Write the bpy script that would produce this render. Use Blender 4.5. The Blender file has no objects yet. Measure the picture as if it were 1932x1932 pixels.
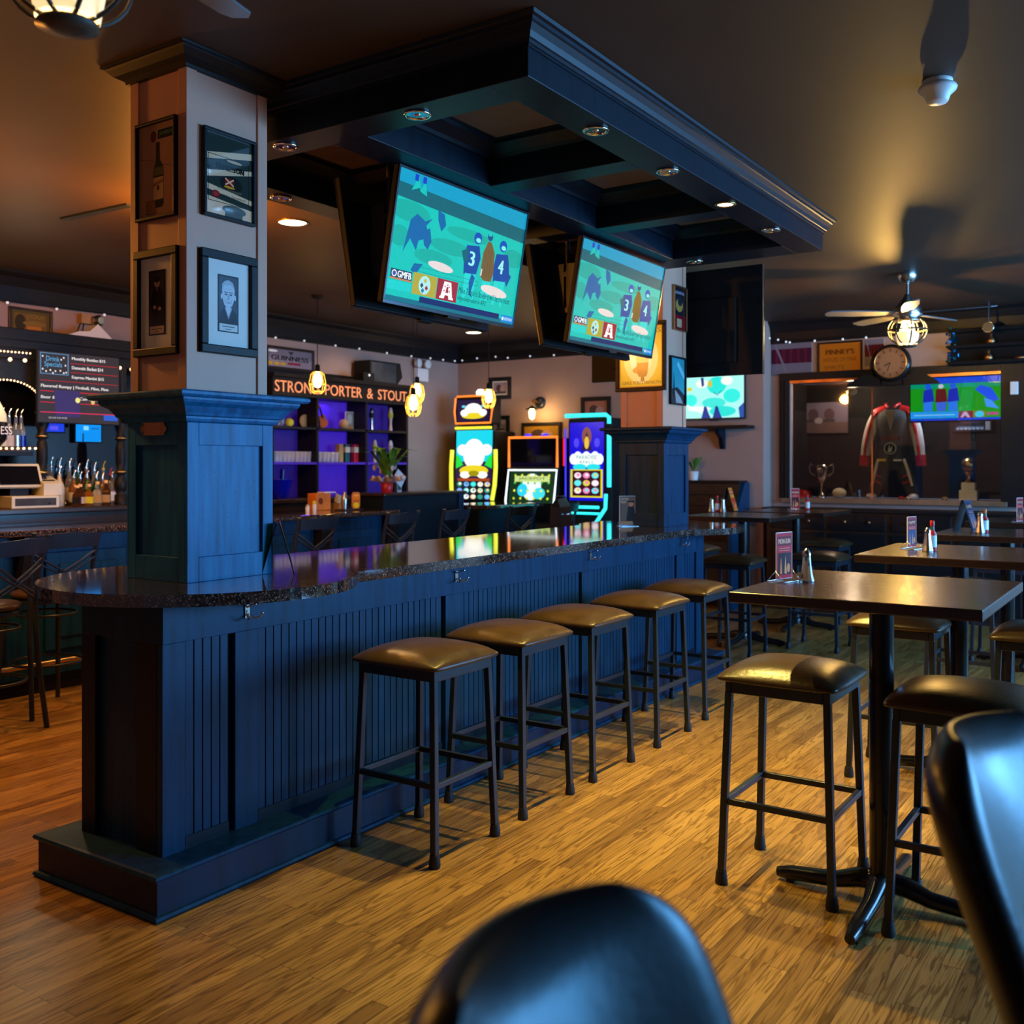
import bpy, bmesh, math, random
from mathutils import Vector, Matrix
RND = random.Random(11)
PI = math.pi
C = bpy.context.scene.collection
# ---------------------------------------------------------------- camera model (used to read planes of the room)
FPX, CAMH, HORY, CXP = 1899.0, 1.52, 879.0, 966.0
YAW = math.atan2(1271.0, 1899.0)
FW = (math.cos(YAW), math.sin(YAW)); RT = (math.sin(YAW), -math.cos(YAW))
def atD(px, py, D):
    k = (px-CXP)/FPX*D
    return Vector((D*FW[0]+k*RT[0], D*FW[1]+k*RT[1], CAMH-(py-HORY)/FPX*D))
def ray(px):
    k = (px-CXP)/FPX
    return FW[0]+k*RT[0], FW[1]+k*RT[1]
def atX(px, py, X): return atD(px, py, X/ray(px)[0])
def atY(px, py, Y): return atD(px, py, Y/ray(px)[1])
def atZ(px, py, z): return atD(px, py, FPX*(CAMH-z)/(py-HORY))
def lin(c):
    c = c/255.0
    return c/12.92 if c <= 0.04045 else ((c+0.055)/1.055)**2.4
def S(r, g, b): return (lin(r), lin(g), lin(b), 1.0)
# ---------------------------------------------------------------- materials
def nodes(name):
    m = bpy.data.materials.new(name); m.use_nodes = True
    nt = m.node_tree; b = nt.nodes['Principled BSDF']
    return m, nt, b
def N(nt, t, **kw):
    n = nt.nodes.new(t)
    for k, v in kw.items():
        if k in n.inputs.keys(): n.inputs[k].default_value = v
        else: setattr(n, k, v)
    return n
def P(name, col, rough=.5, metal=0.0, var=.25, vs=8.0, stretch=(1,1,1), bump=0.0, bs=60.0, coat=0.0, emis=None, es=0.0, trans=0.0, ior=1.45, spec=.5, sheen=0.0, alpha=1.0):
    m, nt, b = nodes(name)
    tc = N(nt, 'ShaderNodeTexCoord'); mp = N(nt, 'ShaderNodeMapping'); mp.inputs['Scale'].default_value = stretch
    nt.links.new(tc.outputs['Object'], mp.inputs['Vector'])
    nz = N(nt, 'ShaderNodeTexNoise', Scale=vs, Detail=5.0)
    nt.links.new(mp.outputs[0], nz.inputs['Vector'])
    rp = N(nt, 'ShaderNodeValToRGB')
    rp.color_ramp.elements[0].position = .3; rp.color_ramp.elements[1].position = .7
    c0 = tuple(max(0, x*(1-var)) for x in col[:3]); c1 = tuple(min(1, x*(1+var)) for x in col[:3])
    rp.color_ramp.elements[0].color = (*c0, 1); rp.color_ramp.elements[1].color = (*c1, 1)
    nt.links.new(nz.outputs['Fac'], rp.inputs['Fac']); nt.links.new(rp.outputs['Color'], b.inputs['Base Color'])
    b.inputs['Roughness'].default_value = rough; b.inputs['Metallic'].default_value = metal
    b.inputs['Specular IOR Level'].default_value = spec; b.inputs['IOR'].default_value = ior
    b.inputs['Coat Weight'].default_value = coat; b.inputs['Coat Roughness'].default_value = .08
    b.inputs['Transmission Weight'].default_value = trans; b.inputs['Alpha'].default_value = alpha
    if emis: b.inputs['Emission Color'].default_value = (*emis[:3], 1); b.inputs['Emission Strength'].default_value = es
    if bump:
        n2 = N(nt, 'ShaderNodeTexNoise', Scale=bs, Detail=4.0); nt.links.new(mp.outputs[0], n2.inputs['Vector'])
        bp = N(nt, 'ShaderNodeBump', Strength=bump, Distance=.004)
        nt.links.new(n2.outputs['Fac'], bp.inputs['Height']); nt.links.new(bp.outputs[0], b.inputs['Normal'])
    return m
def attr_mat(name, emit=0.0, rough=.4, spec=.5):
    m, nt, b = nodes(name)
    a = N(nt, 'ShaderNodeAttribute', attribute_name='Col')
    nz = N(nt, 'ShaderNodeTexNoise', Scale=40.0); mx = N(nt, 'ShaderNodeMixRGB', blend_type='MULTIPLY'); mx.inputs['Fac'].default_value = .15
    nt.links.new(a.outputs['Color'], mx.inputs['Color1']); nt.links.new(nz.outputs['Fac'], mx.inputs['Color2'])
    if emit:
        b.inputs['Base Color'].default_value = (.004, .004, .004, 1)
        nt.links.new(mx.outputs[0], b.inputs['Emission Color']); b.inputs['Emission Strength'].default_value = emit
    else: nt.links.new(mx.outputs[0], b.inputs['Base Color'])
    b.inputs['Roughness'].default_value = rough; b.inputs['Specular IOR Level'].default_value = spec
    return m
def floor_mat():
    m, nt, b = nodes('oak_strip_floor')
    g = N(nt, 'ShaderNodeNewGeometry'); mp = N(nt, 'ShaderNodeMapping'); nt.links.new(g.outputs['Position'], mp.inputs['Vector'])
    br = N(nt, 'ShaderNodeTexBrick', offset=.37, offset_frequency=2, squash=1.0)
    for k, v in (('Scale', 1.0), ('Brick Width', .82), ('Row Height', .062), ('Mortar Size', .0011), ('Mortar Smooth', .2), ('Bias', 0.0)): br.inputs[k].default_value = v
    br.inputs['Color1'].default_value = (0, 0, 0, 1); br.inputs['Color2'].default_value = (1, 1, 1, 1); br.inputs['Mortar'].default_value = (.5, .5, .5, 1)
    nt.links.new(mp.outputs[0], br.inputs['Vector'])
    ramp = N(nt, 'ShaderNodeValToRGB'); e = ramp.color_ramp.elements
    e[0].color = (.21, .110, .030, 1); e[1].color = (.41, .235, .062, 1)
    for pos, cl in ((.3, (.295, .160, .042, 1)), (.6, (.335, .186, .05, 1)), (.85, (.38, .213, .057, 1))):
        x = ramp.color_ramp.elements.new(pos); x.color = cl
    nt.links.new(br.outputs['Color'], ramp.inputs['Fac'])
    # grain: per-board offset, stretched along x
    sep = N(nt, 'ShaderNodeSeparateColor'); nt.links.new(br.outputs['Color'], sep.inputs[0])
    cmb = N(nt, 'ShaderNodeCombineXYZ'); mul = N(nt, 'ShaderNodeMath', operation='MULTIPLY'); mul.inputs[1].default_value = 37.0
    nt.links.new(sep.outputs[0], mul.inputs[0]); nt.links.new(mul.outputs[0], cmb.inputs['Z']); nt.links.new(mul.outputs[0], cmb.inputs['X'])
    add = N(nt, 'ShaderNodeVectorMath', operation='ADD'); nt.links.new(g.outputs['Position'], add.inputs[0]); nt.links.new(cmb.outputs[0], add.inputs[1])
    mg = N(nt, 'ShaderNodeMapping'); mg.inputs['Scale'].default_value = (1.6, 26, 1); nt.links.new(add.outputs[0], mg.inputs['Vector'])
    wv = N(nt, 'ShaderNodeTexNoise', Scale=1.0, Detail=3.0, Distortion=1.2); nt.links.new(mg.outputs[0], wv.inputs['Vector'])
    w2 = N(nt, 'ShaderNodeMath', operation='MULTIPLY'); w2.inputs[1].default_value = 34.0; nt.links.new(wv.outputs['Fac'], w2.inputs[0])
    sn = N(nt, 'ShaderNodeMath', operation='SINE'); nt.links.new(w2.outputs[0], sn.inputs[0])
    gr = N(nt, 'ShaderNodeValToRGB'); gr.color_ramp.elements[0].position = .0; gr.color_ramp.elements[0].color = (.38, .33, .28, 1)
    gr.color_ramp.elements[1].position = .45; gr.color_ramp.elements[1].color = (1, 1, 1, 1)
    mr = N(nt, 'ShaderNodeMapRange'); mr.inputs['From Min'].default_value = -1; mr.inputs['From Max'].default_value = 1
    nt.links.new(sn.outputs[0], mr.inputs['Value']); nt.links.new(mr.outputs[0], gr.inputs['Fac'])
    fm = N(nt, 'ShaderNodeMapping'); fm.inputs['Scale'].default_value = (5, 240, 1); nt.links.new(add.outputs[0], fm.inputs['Vector'])
    fine = N(nt, 'ShaderNodeTexNoise', Scale=1.0, Detail=3.0); nt.links.new(fm.outputs[0], fine.inputs['Vector'])
    m1 = N(nt, 'ShaderNodeMixRGB', blend_type='MULTIPLY'); m1.inputs['Fac'].default_value = .82
    nt.links.new(ramp.outputs['Color'], m1.inputs['Color1']); nt.links.new(gr.outputs['Color'], m1.inputs['Color2'])
    m2 = N(nt, 'ShaderNodeMixRGB', blend_type='OVERLAY'); m2.inputs['Fac'].default_value = .45
    nt.links.new(m1.outputs[0], m2.inputs['Color1']); nt.links.new(fine.outputs['Fac'], m2.inputs['Color2'])
    m3 = N(nt, 'ShaderNodeMixRGB'); m3.inputs['Color2'].default_value = (.05, .025, .012, 1)
    nt.links.new(br.outputs['Fac'], m3.inputs['Fac']); nt.links.new(m2.outputs[0], m3.inputs['Color1'])
    nt.links.new(m3.outputs[0], b.inputs['Base Color'])
    big = N(nt, 'ShaderNodeTexNoise', Scale=1.3); rr = N(nt, 'ShaderNodeMapRange'); rr.inputs['To Min'].default_value = .22; rr.inputs['To Max'].default_value = .42
    nt.links.new(g.outputs['Position'], big.inputs['Vector']); nt.links.new(big.outputs['Fac'], rr.inputs['Value']); nt.links.new(rr.outputs[0], b.inputs['Roughness']); b.inputs['Specular IOR Level'].default_value = .32
    bp = N(nt, 'ShaderNodeBump', Strength=.12, Distance=.002); nt.links.new(m3.outputs[0], bp.inputs['Height']); nt.links.new(bp.outputs[0], b.inputs['Normal'])
    return m
def granite_mat():
    m, nt, b = nodes('black_speckled_granite')
    g = N(nt, 'ShaderNodeNewGeometry')
    v = N(nt, 'ShaderNodeTexVoronoi', Scale=260.0); nt.links.new(g.outputs['Position'], v.inputs['Vector'])
    sep = N(nt, 'ShaderNodeSeparateColor'); nt.links.new(v.outputs['Color'], sep.inputs[0])
    r = N(nt, 'ShaderNodeValToRGB'); e = r.color_ramp.elements
    e[0].color = (.012, .008, .007, 1); e[0].position = .86; e[1].color = (.30, .21, .16, 1); e[1].position = .97
    nt.links.new(sep.outputs[0], r.inputs['Fac'])
    nz = N(nt, 'ShaderNodeTexNoise', Scale=45.0, Detail=4.0); nt.links.new(g.outputs['Position'], nz.inputs['Vector'])
    r2 = N(nt, 'ShaderNodeValToRGB'); r2.color_ramp.elements[0].position = .45; r2.color_ramp.elements[1].position = .75
    r2.color_ramp.elements[0].color = (0, 0, 0, 1); r2.color_ramp.elements[1].color = (.07, .04, .03, 1); nt.links.new(nz.outputs['Fac'], r2.inputs['Fac'])
    ad = N(nt, 'ShaderNodeMixRGB', blend_type='ADD'); ad.inputs['Fac'].default_value = 1
    nt.links.new(r.outputs['Color'], ad.inputs['Color1']); nt.links.new(r2.outputs['Color'], ad.inputs['Color2']); nt.links.new(ad.outputs[0], b.inputs['Base Color'])
    b.inputs['Roughness'].default_value = .07; b.inputs['Specular IOR Level'].default_value = .9; b.inputs['Coat Weight'].default_value = .6; b.inputs['Coat Roughness'].default_value = .05
    return m
def table_mat():
    m, nt, b = nodes('dark_planked_tabletop')
    tc = N(nt, 'ShaderNodeTexCoord'); mp = N(nt, 'ShaderNodeMapping'); mp.inputs['Scale'].default_value = (40, 2.2, 6); nt.links.new(tc.outputs['Object'], mp.inputs['Vector'])
    nz = N(nt, 'ShaderNodeTexNoise', Scale=1.0, Detail=6.0, Distortion=.6); nt.links.new(mp.outputs[0], nz.inputs['Vector'])
    r = N(nt, 'ShaderNodeValToRGB'); r.color_ramp.elements[0].position = .3; r.color_ramp.elements[1].position = .75
    r.color_ramp.elements[0].color = (.009, .005, .004, 1); r.color_ramp.elements[1].color = (.040, .019, .012, 1)
    nt.links.new(nz.outputs['Fac'], r.inputs['Fac']); nt.links.new(r.outputs['Color'], b.inputs['Base Color'])
    b.inputs['Roughness'].default_value = .26; b.inputs['Coat Weight'].default_value = .15; b.inputs['Coat Roughness'].default_value = .12
    bp = N(nt, 'ShaderNodeBump', Strength=.7, Distance=.004); nt.links.new(nz.outputs['Fac'], bp.inputs['Height']); nt.links.new(bp.outputs[0], b.inputs['Normal'])
    return m
def paint_mat(name, base, scuff, amt, rough, spec=.5):
    # old gloss paint: vertical brush grain, pale rubbed patches, dark nicks
    m, nt, b = nodes(name)
    tc = N(nt, 'ShaderNodeTexCoord'); mp = N(nt, 'ShaderNodeMapping'); mp.inputs['Scale'].default_value = (30, 30, 2.5); nt.links.new(tc.outputs['Object'], mp.inputs['Vector'])
    nz = N(nt, 'ShaderNodeTexNoise', Scale=1.0, Detail=6.0); nt.links.new(mp.outputs[0], nz.inputs['Vector'])
    r = N(nt, 'ShaderNodeValToRGB'); e = r.color_ramp.elements
    e[0].position = .30; e[0].color = tuple(x*.55 for x in base[:3])+(1,); e[1].position = .78; e[1].color = (*[base[i]*(1-amt)+scuff[i]*amt for i in range(3)], 1)
    x = e.new(.52); x.color = (*base[:3], 1)
    nt.links.new(nz.outputs['Fac'], r.inputs['Fac'])
    v = N(nt, 'ShaderNodeTexNoise', Scale=120.0, Detail=2.0); nt.links.new(tc.outputs['Object'], v.inputs['Vector'])
    r2 = N(nt, 'ShaderNodeValToRGB'); r2.color_ramp.elements[0].position = .27; r2.color_ramp.elements[1].position = .33
    r2.color_ramp.elements[0].color = (.1, .1, .1, 1); nt.links.new(v.outputs['Fac'], r2.inputs['Fac'])
    mx = N(nt, 'ShaderNodeMixRGB', blend_type='MULTIPLY'); mx.inputs['Fac'].default_value = .8 if amt > .05 else .3
    nt.links.new(r.outputs['Color'], mx.inputs['Color1']); nt.links.new(r2.outputs['Color'], mx.inputs['Color2']); nt.links.new(mx.outputs[0], b.inputs['Base Color'])
    b.inputs['Roughness'].default_value = rough; b.inputs['Specular IOR Level'].default_value = spec
    bp = N(nt, 'ShaderNodeBump', Strength=.25, Distance=.002); nt.links.new(nz.outputs['Fac'], bp.inputs['Height']); nt.links.new(bp.outputs[0], b.inputs['Normal'])
    return m
def glass_mix(name, tint, refl, rough=.02):
    # thin pane: mostly clear with a mirror-like surface reflection
    m = bpy.data.materials.new(name); m.use_nodes = True; nt = m.node_tree; nt.nodes.clear()
    o = N(nt, 'ShaderNodeOutputMaterial'); t = N(nt, 'ShaderNodeBsdfTransparent'); t.inputs['Color'].default_value = (*tint, 1)
    g = N(nt, 'ShaderNodeBsdfGlossy'); g.inputs['Roughness'].default_value = rough
    lw = N(nt, 'ShaderNodeFresnel'); lw.inputs['IOR'].default_value = 1.45
    mt = N(nt, 'ShaderNodeMath', operation='MULTIPLY_ADD'); mt.inputs[1].default_value = 1.0; mt.inputs[2].default_value = refl
    mt.use_clamp = True
    nt.links.new(lw.outputs[0], mt.inputs[0]); mx = N(nt, 'ShaderNodeMixShader')
    nt.links.new(mt.outputs[0], mx.inputs[0]); nt.links.new(t.outputs[0], mx.inputs[1]); nt.links.new(g.outputs[0], mx.inputs[2]); nt.links.new(mx.outputs[0], o.inputs[0])
    return m
M = {}
def mk(k, *a, **kw): M[k] = P(k, *a, **kw)
M['floor'] = floor_mat(); M['granite'] = granite_mat(); M['tabletop'] = table_mat()
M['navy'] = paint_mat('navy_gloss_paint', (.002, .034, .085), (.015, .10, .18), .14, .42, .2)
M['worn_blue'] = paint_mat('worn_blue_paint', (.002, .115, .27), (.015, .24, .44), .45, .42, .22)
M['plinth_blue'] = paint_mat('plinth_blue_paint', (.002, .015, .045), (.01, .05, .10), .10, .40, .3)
M['black_blue'] = paint_mat('black_blue_paint', (.002, .008, .017), (.01, .03, .05), .05, .42, .25)
mk('ceiling', (.056, .030, .017), .55, var=.12, vs=2.0, bump=.08, bs=90)
mk('lit_ceiling_tone', (.15, .10, .085), .7, var=.08)  # paler copy of the ceiling colour, for the better lit coffers
mk('wall', (.36, .245, .205), .6, var=.06, vs=3.0, bump=.05, bs=120)
mk('shaft', (.60, .29, .19), .5, var=.05, vs=3.0, bump=.06, bs=120)
mk('black_wood', (.009, .008, .009), .45, spec=.25, var=.3, stretch=(3, 3, 12), bump=.05)
mk('dark_wood', (.030, .014, .009), .3, var=.35, stretch=(12, 3, 3), bump=.05)
mk('black_metal', (.014, .020, .030), .36, metal=0.0, var=.2, bump=.04, bs=200)
mk('gloss_black', (.008, .008, .009), .18, var=.2)
mk('rubber', (.010, .010, .012), .6)
mk('chrome', (.72, .70, .68), .13, metal=1, var=.05)
mk('matte_black', (.010, .009, .009), .85, var=.2, spec=.1)
mk('cage_bronze', (.045, .032, .02), .5, var=.2)
mk('lamp_shade', (.9, .8, .6), .4, emis=(1, .74, .34), es=1.0)
mk('sill_wood', (.20, .11, .06), .4, var=.2)
mk('dim_purple', (.03, .01, .16), .6, var=.2, emis=(.05, .006, .45), es=.14)
mk('blade_grey', (.16, .15, .15), .4, var=.1)
mk('glowing_sign_gold', (.85, .50, .24), .5, var=.1, emis=(1, .60, .36), es=.30)  # letters glow a little in place of light falling on the gold
mk('glassware', (.50, .50, .56), .12, trans=.35, var=.1, emis=(.6, .5, .8), es=.03)
mk('lit_purple', (.05, .015, .30), .6, var=.2, emis=(.06, .008, .55), es=.42)
mk('steel', (.55, .53, .50), .28, metal=1, var=.1)
mk('brass', (.62, .36, .12), .3, metal=1, var=.2)
mk('copper', (.55, .24, .10), .38, metal=1, var=.25, bump=.2, bs=150)
mk('leather', (.050, .028, .012), .30, var=.22, vs=14, bump=.25, bs=55)
mk('dark_leather', (.018, .011, .009), .30, var=.2, vs=10, bump=.08, bs=70, spec=.32)
M['dark_leather'].node_tree.nodes['Principled BSDF'].inputs['Specular Tint'].default_value = (.35, .80, 1, 1)  # blue of the window light put into the leather's sheen
mk('white', (.72, .70, .68), .4, var=.04)
mk('cream', (.62, .56, .40), .5, var=.06)
mk('plastic_black', (.010, .010, .011), .55, var=.1, spec=.2)
mk('bezel', (.010, .011, .016), .22, var=.1)
mk('mat_board', (.70, .68, .62), .8, var=.04)
mk('kraft', (.42, .25, .10), .7, var=.12)
mk('red', (.45, .012, .015), .35); mk('teal', (.01, .10, .10), .4); mk('yellow', (.65, .55, .03), .5)
mk('orange', (.65, .16, .012), .45); mk('blue_plastic', (.004, .006, .30), .25)
mk('leaf', (.06, .19, .02), .45, var=.4, vs=20); mk('petal', (.55, .42, .40), .6, var=.15)
mk('violin', (.42, .075, .012), .2, var=.3)
mk('gold_paint', (.85, .52, .22), .5, metal=.0, var=.12)
mk('bulb', (1, .8, .4), .3, emis=(1, .62, .18), es=16.0)
mk('bulb_soft', (1, .9, .7), .3, emis=(1, .66, .26), es=2.6)
mk('downlight', (1, 1, 1), .3, emis=(1, .90, .62), es=7.0)
mk('fairy', (1, 1, 1), .3, emis=(.9, .9, 1), es=.45)
mk('fairy_warm', (1, .8, .6), .3, emis=(1, .55, .28), es=2.2)
mk('cage_gold', (.75, .50, .10), .35, metal=.6, var=.1, emis=(1, .6, .08), es=.25)
mk('purple_panel', (.05, .015, .30), .6, var=.2, emis=(.05, .008, .55), es=.28)
mk('neon_cyan', (.1, .9, .9), .4, emis=(.02, .80, .85), es=1.25)
mk('neon_white', (.8, .9, .9), .4, emis=(.75, .9, .92), es=1.3)
mk('neon_yellow', (.9, .9, .1), .4, emis=(.75, .78, .02), es=1.1)
mk('neon_orange', (.9, .3, .05), .4, emis=(1, .22, .02), es=1.1)
mk('neon_blue', (.05, .05, .9), .4, emis=(.03, .02, .85), es=1.0)
mk('neon_red', (.9, .05, .05), .4, emis=(.9, .01, .02), es=1.0)
mk('mirror', (.75, .80, .85), .03, metal=1, var=.02)
mk('grey_fabric', (.035, .042, .05), .8, var=.3, bump=.3, bs=40)
mk('white_fabric', (.55, .55, .55), .75, var=.15, bump=.2, bs=40)
mk('black_glass', (.004, .004, .006), .06, spec=.8)
M['pane'] = glass_mix('clear_pane', (.93, .95, .96), .10); M['case_glass'] = glass_mix('case_glass', (.92, .94, .95), .03)
mk('glass', (.9, .9, .9), .04, trans=.9, var=.02); mk('amber_glass', (.55, .20, .03), .06, trans=.75, var=.1)
mk('green_glass', (.05, .20, .03), .06, trans=.7, var=.1); mk('brown_glass', (.10, .035, .012), .08, trans=.5, var=.1)
M['print'] = attr_mat('printed_art', 0, .6, .15); M['card'] = attr_mat('self_lit_card', .42, .6, .15); M['gloss_print'] = attr_mat('glazed_art', 0, .12, .6)  # cards carry a faint painted glow; nothing lights them from behind
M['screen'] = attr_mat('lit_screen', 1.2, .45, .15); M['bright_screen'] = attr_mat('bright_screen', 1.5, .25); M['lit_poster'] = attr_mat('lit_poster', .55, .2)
M['mirror_art'] = attr_mat('mirror_art', .35, .06, .9)  # mirror picture has its own glow to carry the painted reflection
# ---------------------------------------------------------------- objects
def tag(o, label=None, cat=None, group=None, kind=None):
    if label: o['label'] = label
    if cat: o['category'] = cat
    if group: o['group'] = group
    if kind: o['kind'] = kind
    return o
def thing(name, label, cat, loc=(0, 0, 0), rotz=0.0, group=None, rot=None):
    o = bpy.data.objects.new(name, None); o.empty_display_size = .05; C.objects.link(o)
    o.location = loc; o.rotation_euler = rot if rot else (0, 0, rotz)
    return tag(o, label, cat, group)
def dup(root, loc=None, rotz=None, label=None, group=None):
    r = root.copy(); C.objects.link(r)
    if loc is not None: r.location = loc
    if rotz is not None: r.rotation_euler = (0, 0, rotz)
    if label: r['label'] = label
    if group: r['group'] = group
    for ch in list(root.children):
        c = ch.copy(); C.objects.link(c); c.parent = r
        for g in list(ch.children):
            d = g.copy(); C.objects.link(d); d.parent = c
    return r
class MB:
    def __init__(s): s.v = []; s.f = []; s.m = []; s.s = []; s.c = []
    def add(s, vs, fs, mi=0, sm=False, col=None):
        o = len(s.v); s.v += [Vector(v) for v in vs]
        for f in fs: s.f.append(tuple(i+o for i in f)); s.m.append(mi); s.s.append(sm); s.c.append(col)
        return s
    def bx(s, x0, x1, y0, y1, z0, z1, mi=0):
        v = [(x0,y0,z0),(x1,y0,z0),(x1,y1,z0),(x0,y1,z0),(x0,y0,z1),(x1,y0,z1),(x1,y1,z1),(x0,y1,z1)]
        return s.add(v, [(0,3,2,1),(4,5,6,7),(0,1,5,4),(1,2,6,5),(2,3,7,6),(3,0,4,7)], mi)
    def box(s, c, d, rz=0, mi=0, mat=None):
        hx, hy, hz = d[0]/2, d[1]/2, d[2]/2
        v = [Vector((a*hx, b*hy, e*hz)) for e in (-1,1) for a, b in ((-1,-1),(1,-1),(1,1),(-1,1))]
        R = mat if mat else Matrix.Rotation(rz, 3, 'Z')
        v = [R @ q + Vector(c) for q in v]
        return s.add(v, [(0,3,2,1),(4,5,6,7),(0,1,5,4),(1,2,6,5),(2,3,7,6),(3,0,4,7)], mi)
    def bar(s, a, b, w, h=None, mi=0, up=(0,0,1)):
        a, b = Vector(a), Vector(b); h = h or w; d = (b-a).normalized(); u = Vector(up)
        if abs(d.dot(u)) > .95: u = Vector((1, 0, 0))
        x = d.cross(u).normalized(); y = x.cross(d).normalized()
        v = [p + x*w/2*i + y*h/2*j for p in (a, b) for i, j in ((-1,-1),(1,-1),(1,1),(-1,1))]
        return s.add(v, [(0,3,2,1),(4,5,6,7),(0,1,5,4),(1,2,6,5),(2,3,7,6),(3,0,4,7)], mi)
    def tube(s, pts, r, n=8, closed=False, mi=0):
        pts = [Vector(p) for p in pts]; L = len(pts); vs = []; fs = []; rr = r if isinstance(r, (list, tuple)) else [r]*L
        px = None
        for i, p in enumerate(pts):
            if closed: d = pts[(i+1) % L]-pts[i-1]
            else: d = pts[min(i+1, L-1)]-pts[max(i-1, 0)]
            d.normalize()
            if px is None:
                u = Vector((0, 0, 1)) if abs(d.z) < .9 else Vector((1, 0, 0)); px = d.cross(u).normalized()
            else: px = (px - d*px.dot(d)).normalized()
            py = d.cross(px)
            vs += [p + (px*math.cos(2*PI*k/n)+py*math.sin(2*PI*k/n))*rr[i] for k in range(n)]
        for i in range(L if closed else L-1):
            j = (i+1) % L
            fs += [(i*n+k, i*n+(k+1) % n, j*n+(k+1) % n, j*n+k) for k in range(n)]
        s.add(vs, fs, mi, True)
        if not closed: s.add(vs[:n], [tuple(range(n))[::-1]], mi); s.add(vs[-n:], [tuple(range(n))], mi)
        return s
    def cyl(s, a, b, r, r2=None, n=16, mi=0): return s.tube([a, b], [r, r if r2 is None else r2], n, mi=mi)
    def lathe(s, prof, c=(0, 0, 0), n=20, mi=0, axis='Z', sm=True, cap=True):
        vs = []; fs = []; c = Vector(c); L = len(prof)
        for r, z in prof:
            for k in range(n):
                a = 2*PI*k/n; p = (r*math.cos(a), r*math.sin(a), z)
                if axis == 'X': p = (p[2], p[0], p[1])
                if axis == 'Y': p = (p[1], p[2], p[0])
                vs.append(c+Vector(p))
        for i in range(L-1):
            for k in range(n):
                q = (i*n+k, i*n+(k+1) % n, (i+1)*n+(k+1) % n, (i+1)*n+k)
                if prof[i][0] < 1e-6: q = (q[0], q[2], q[3])
                elif prof[i+1][0] < 1e-6: q = (q[0], q[1], q[2])
                fs.append(q)
        s.add(vs, fs, mi, sm)
        if not cap: return s
        if prof[0][0] > 1e-6: s.add(vs[:n], [tuple(range(n))[::-1]], mi)
        if prof[-1][0] > 1e-6: s.add(vs[-n:], [tuple(range(n))], mi)
        return s
    def ball(s, c, r, n=14, m=8, mi=0):
        r = r if isinstance(r, (tuple, list)) else (r, r, r); c = Vector(c); vs = [c+Vector((0,0,-r[2]))]; fs = []
        for i in range(1, m):
            t = -PI/2+PI*i/m
            vs += [c+Vector((r[0]*math.cos(t)*math.cos(2*PI*k/n), r[1]*math.cos(t)*math.sin(2*PI*k/n), r[2]*math.sin(t))) for k in range(n)]
        vs.append(c+Vector((0,0,r[2]))); top = len(vs)-1
        for k in range(n):
            fs.append((0, 1+(k+1) % n, 1+k)); b0 = 1+(m-2)*n; fs.append((b0+k, b0+(k+1) % n, top))
            for i in range(m-2): fs.append((1+i*n+k, 1+i*n+(k+1) % n, 1+(i+1)*n+(k+1) % n, 1+(i+1)*n+k))
        return s.add(vs, fs, mi, True)
    def prism(s, poly, vec, mi=0, sm=False):
        n = len(poly); a = [Vector(p) for p in poly]; b = [p+Vector(vec) for p in a]
        s.add(a, [tuple(range(n))[::-1]], mi); s.add(b, [tuple(range(n))], mi)
        return s.add(a+b, [(i, (i+1) % n, n+(i+1) % n, n+i) for i in range(n)], mi, sm)
    def rings(s, x0, x1, y0, y1, prof, mi=0, cap=True):   # mitred moulding: (projection, z) pairs swept round a rectangle
        vs = []; fs = []
        for p, z in prof: vs += [(x0-p,y0-p,z),(x1+p,y0-p,z),(x1+p,y1+p,z),(x0-p,y1+p,z)]
        for i in range(len(prof)-1):
            for k in range(4): fs.append((i*4+k, i*4+(k+1) % 4, (i+1)*4+(k+1) % 4, (i+1)*4+k))
        if cap: fs += [(3,2,1,0), tuple(len(vs)-4+k for k in range(4))]
        return s.add(vs, fs, mi)
    def xf(s, mat):
        s.v = [mat @ v for v in s.v]; return s
    def build(s, name, mats, parent=None, W=False, bevel=0, seg=2, sub=0, autos=None):
        me = bpy.data.meshes.new(name)
        off = Vector(parent.location) if (W and parent) else Vector((0,0,0))
        me.from_pydata([tuple(v-off) for v in s.v], [], s.f)
        mats = mats if isinstance(mats, (list, tuple)) else [mats]
        for m in mats: me.materials.append(M[m] if isinstance(m, str) else m)
        for i, p in enumerate(me.polygons): p.material_index = s.m[i]; p.use_smooth = s.s[i]
        if any(c is not None for c in s.c):
            at = me.color_attributes.new('Col', 'FLOAT_COLOR', 'CORNER')
            for i, p in enumerate(me.polygons):
                for li in p.loop_indices: at.data[li].color = s.c[i] or (0, 0, 0, 1)
        else:
            bm = bmesh.new(); bm.from_mesh(me); bmesh.ops.recalc_face_normals(bm, faces=bm.faces); bm.to_mesh(me); bm.free()
        o = bpy.data.objects.new(name, me); C.objects.link(o)
        if parent: o.parent = parent
        if bevel:
            b = o.modifiers.new('bevel', 'BEVEL'); b.width = bevel; b.segments = seg; b.limit_method = 'ANGLE'; b.angle_limit = .6
        if sub:
            b = o.modifiers.new('subsurf', 'SUBSURF'); b.levels = sub; b.render_levels = sub
        return o
_tx = {}
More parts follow.
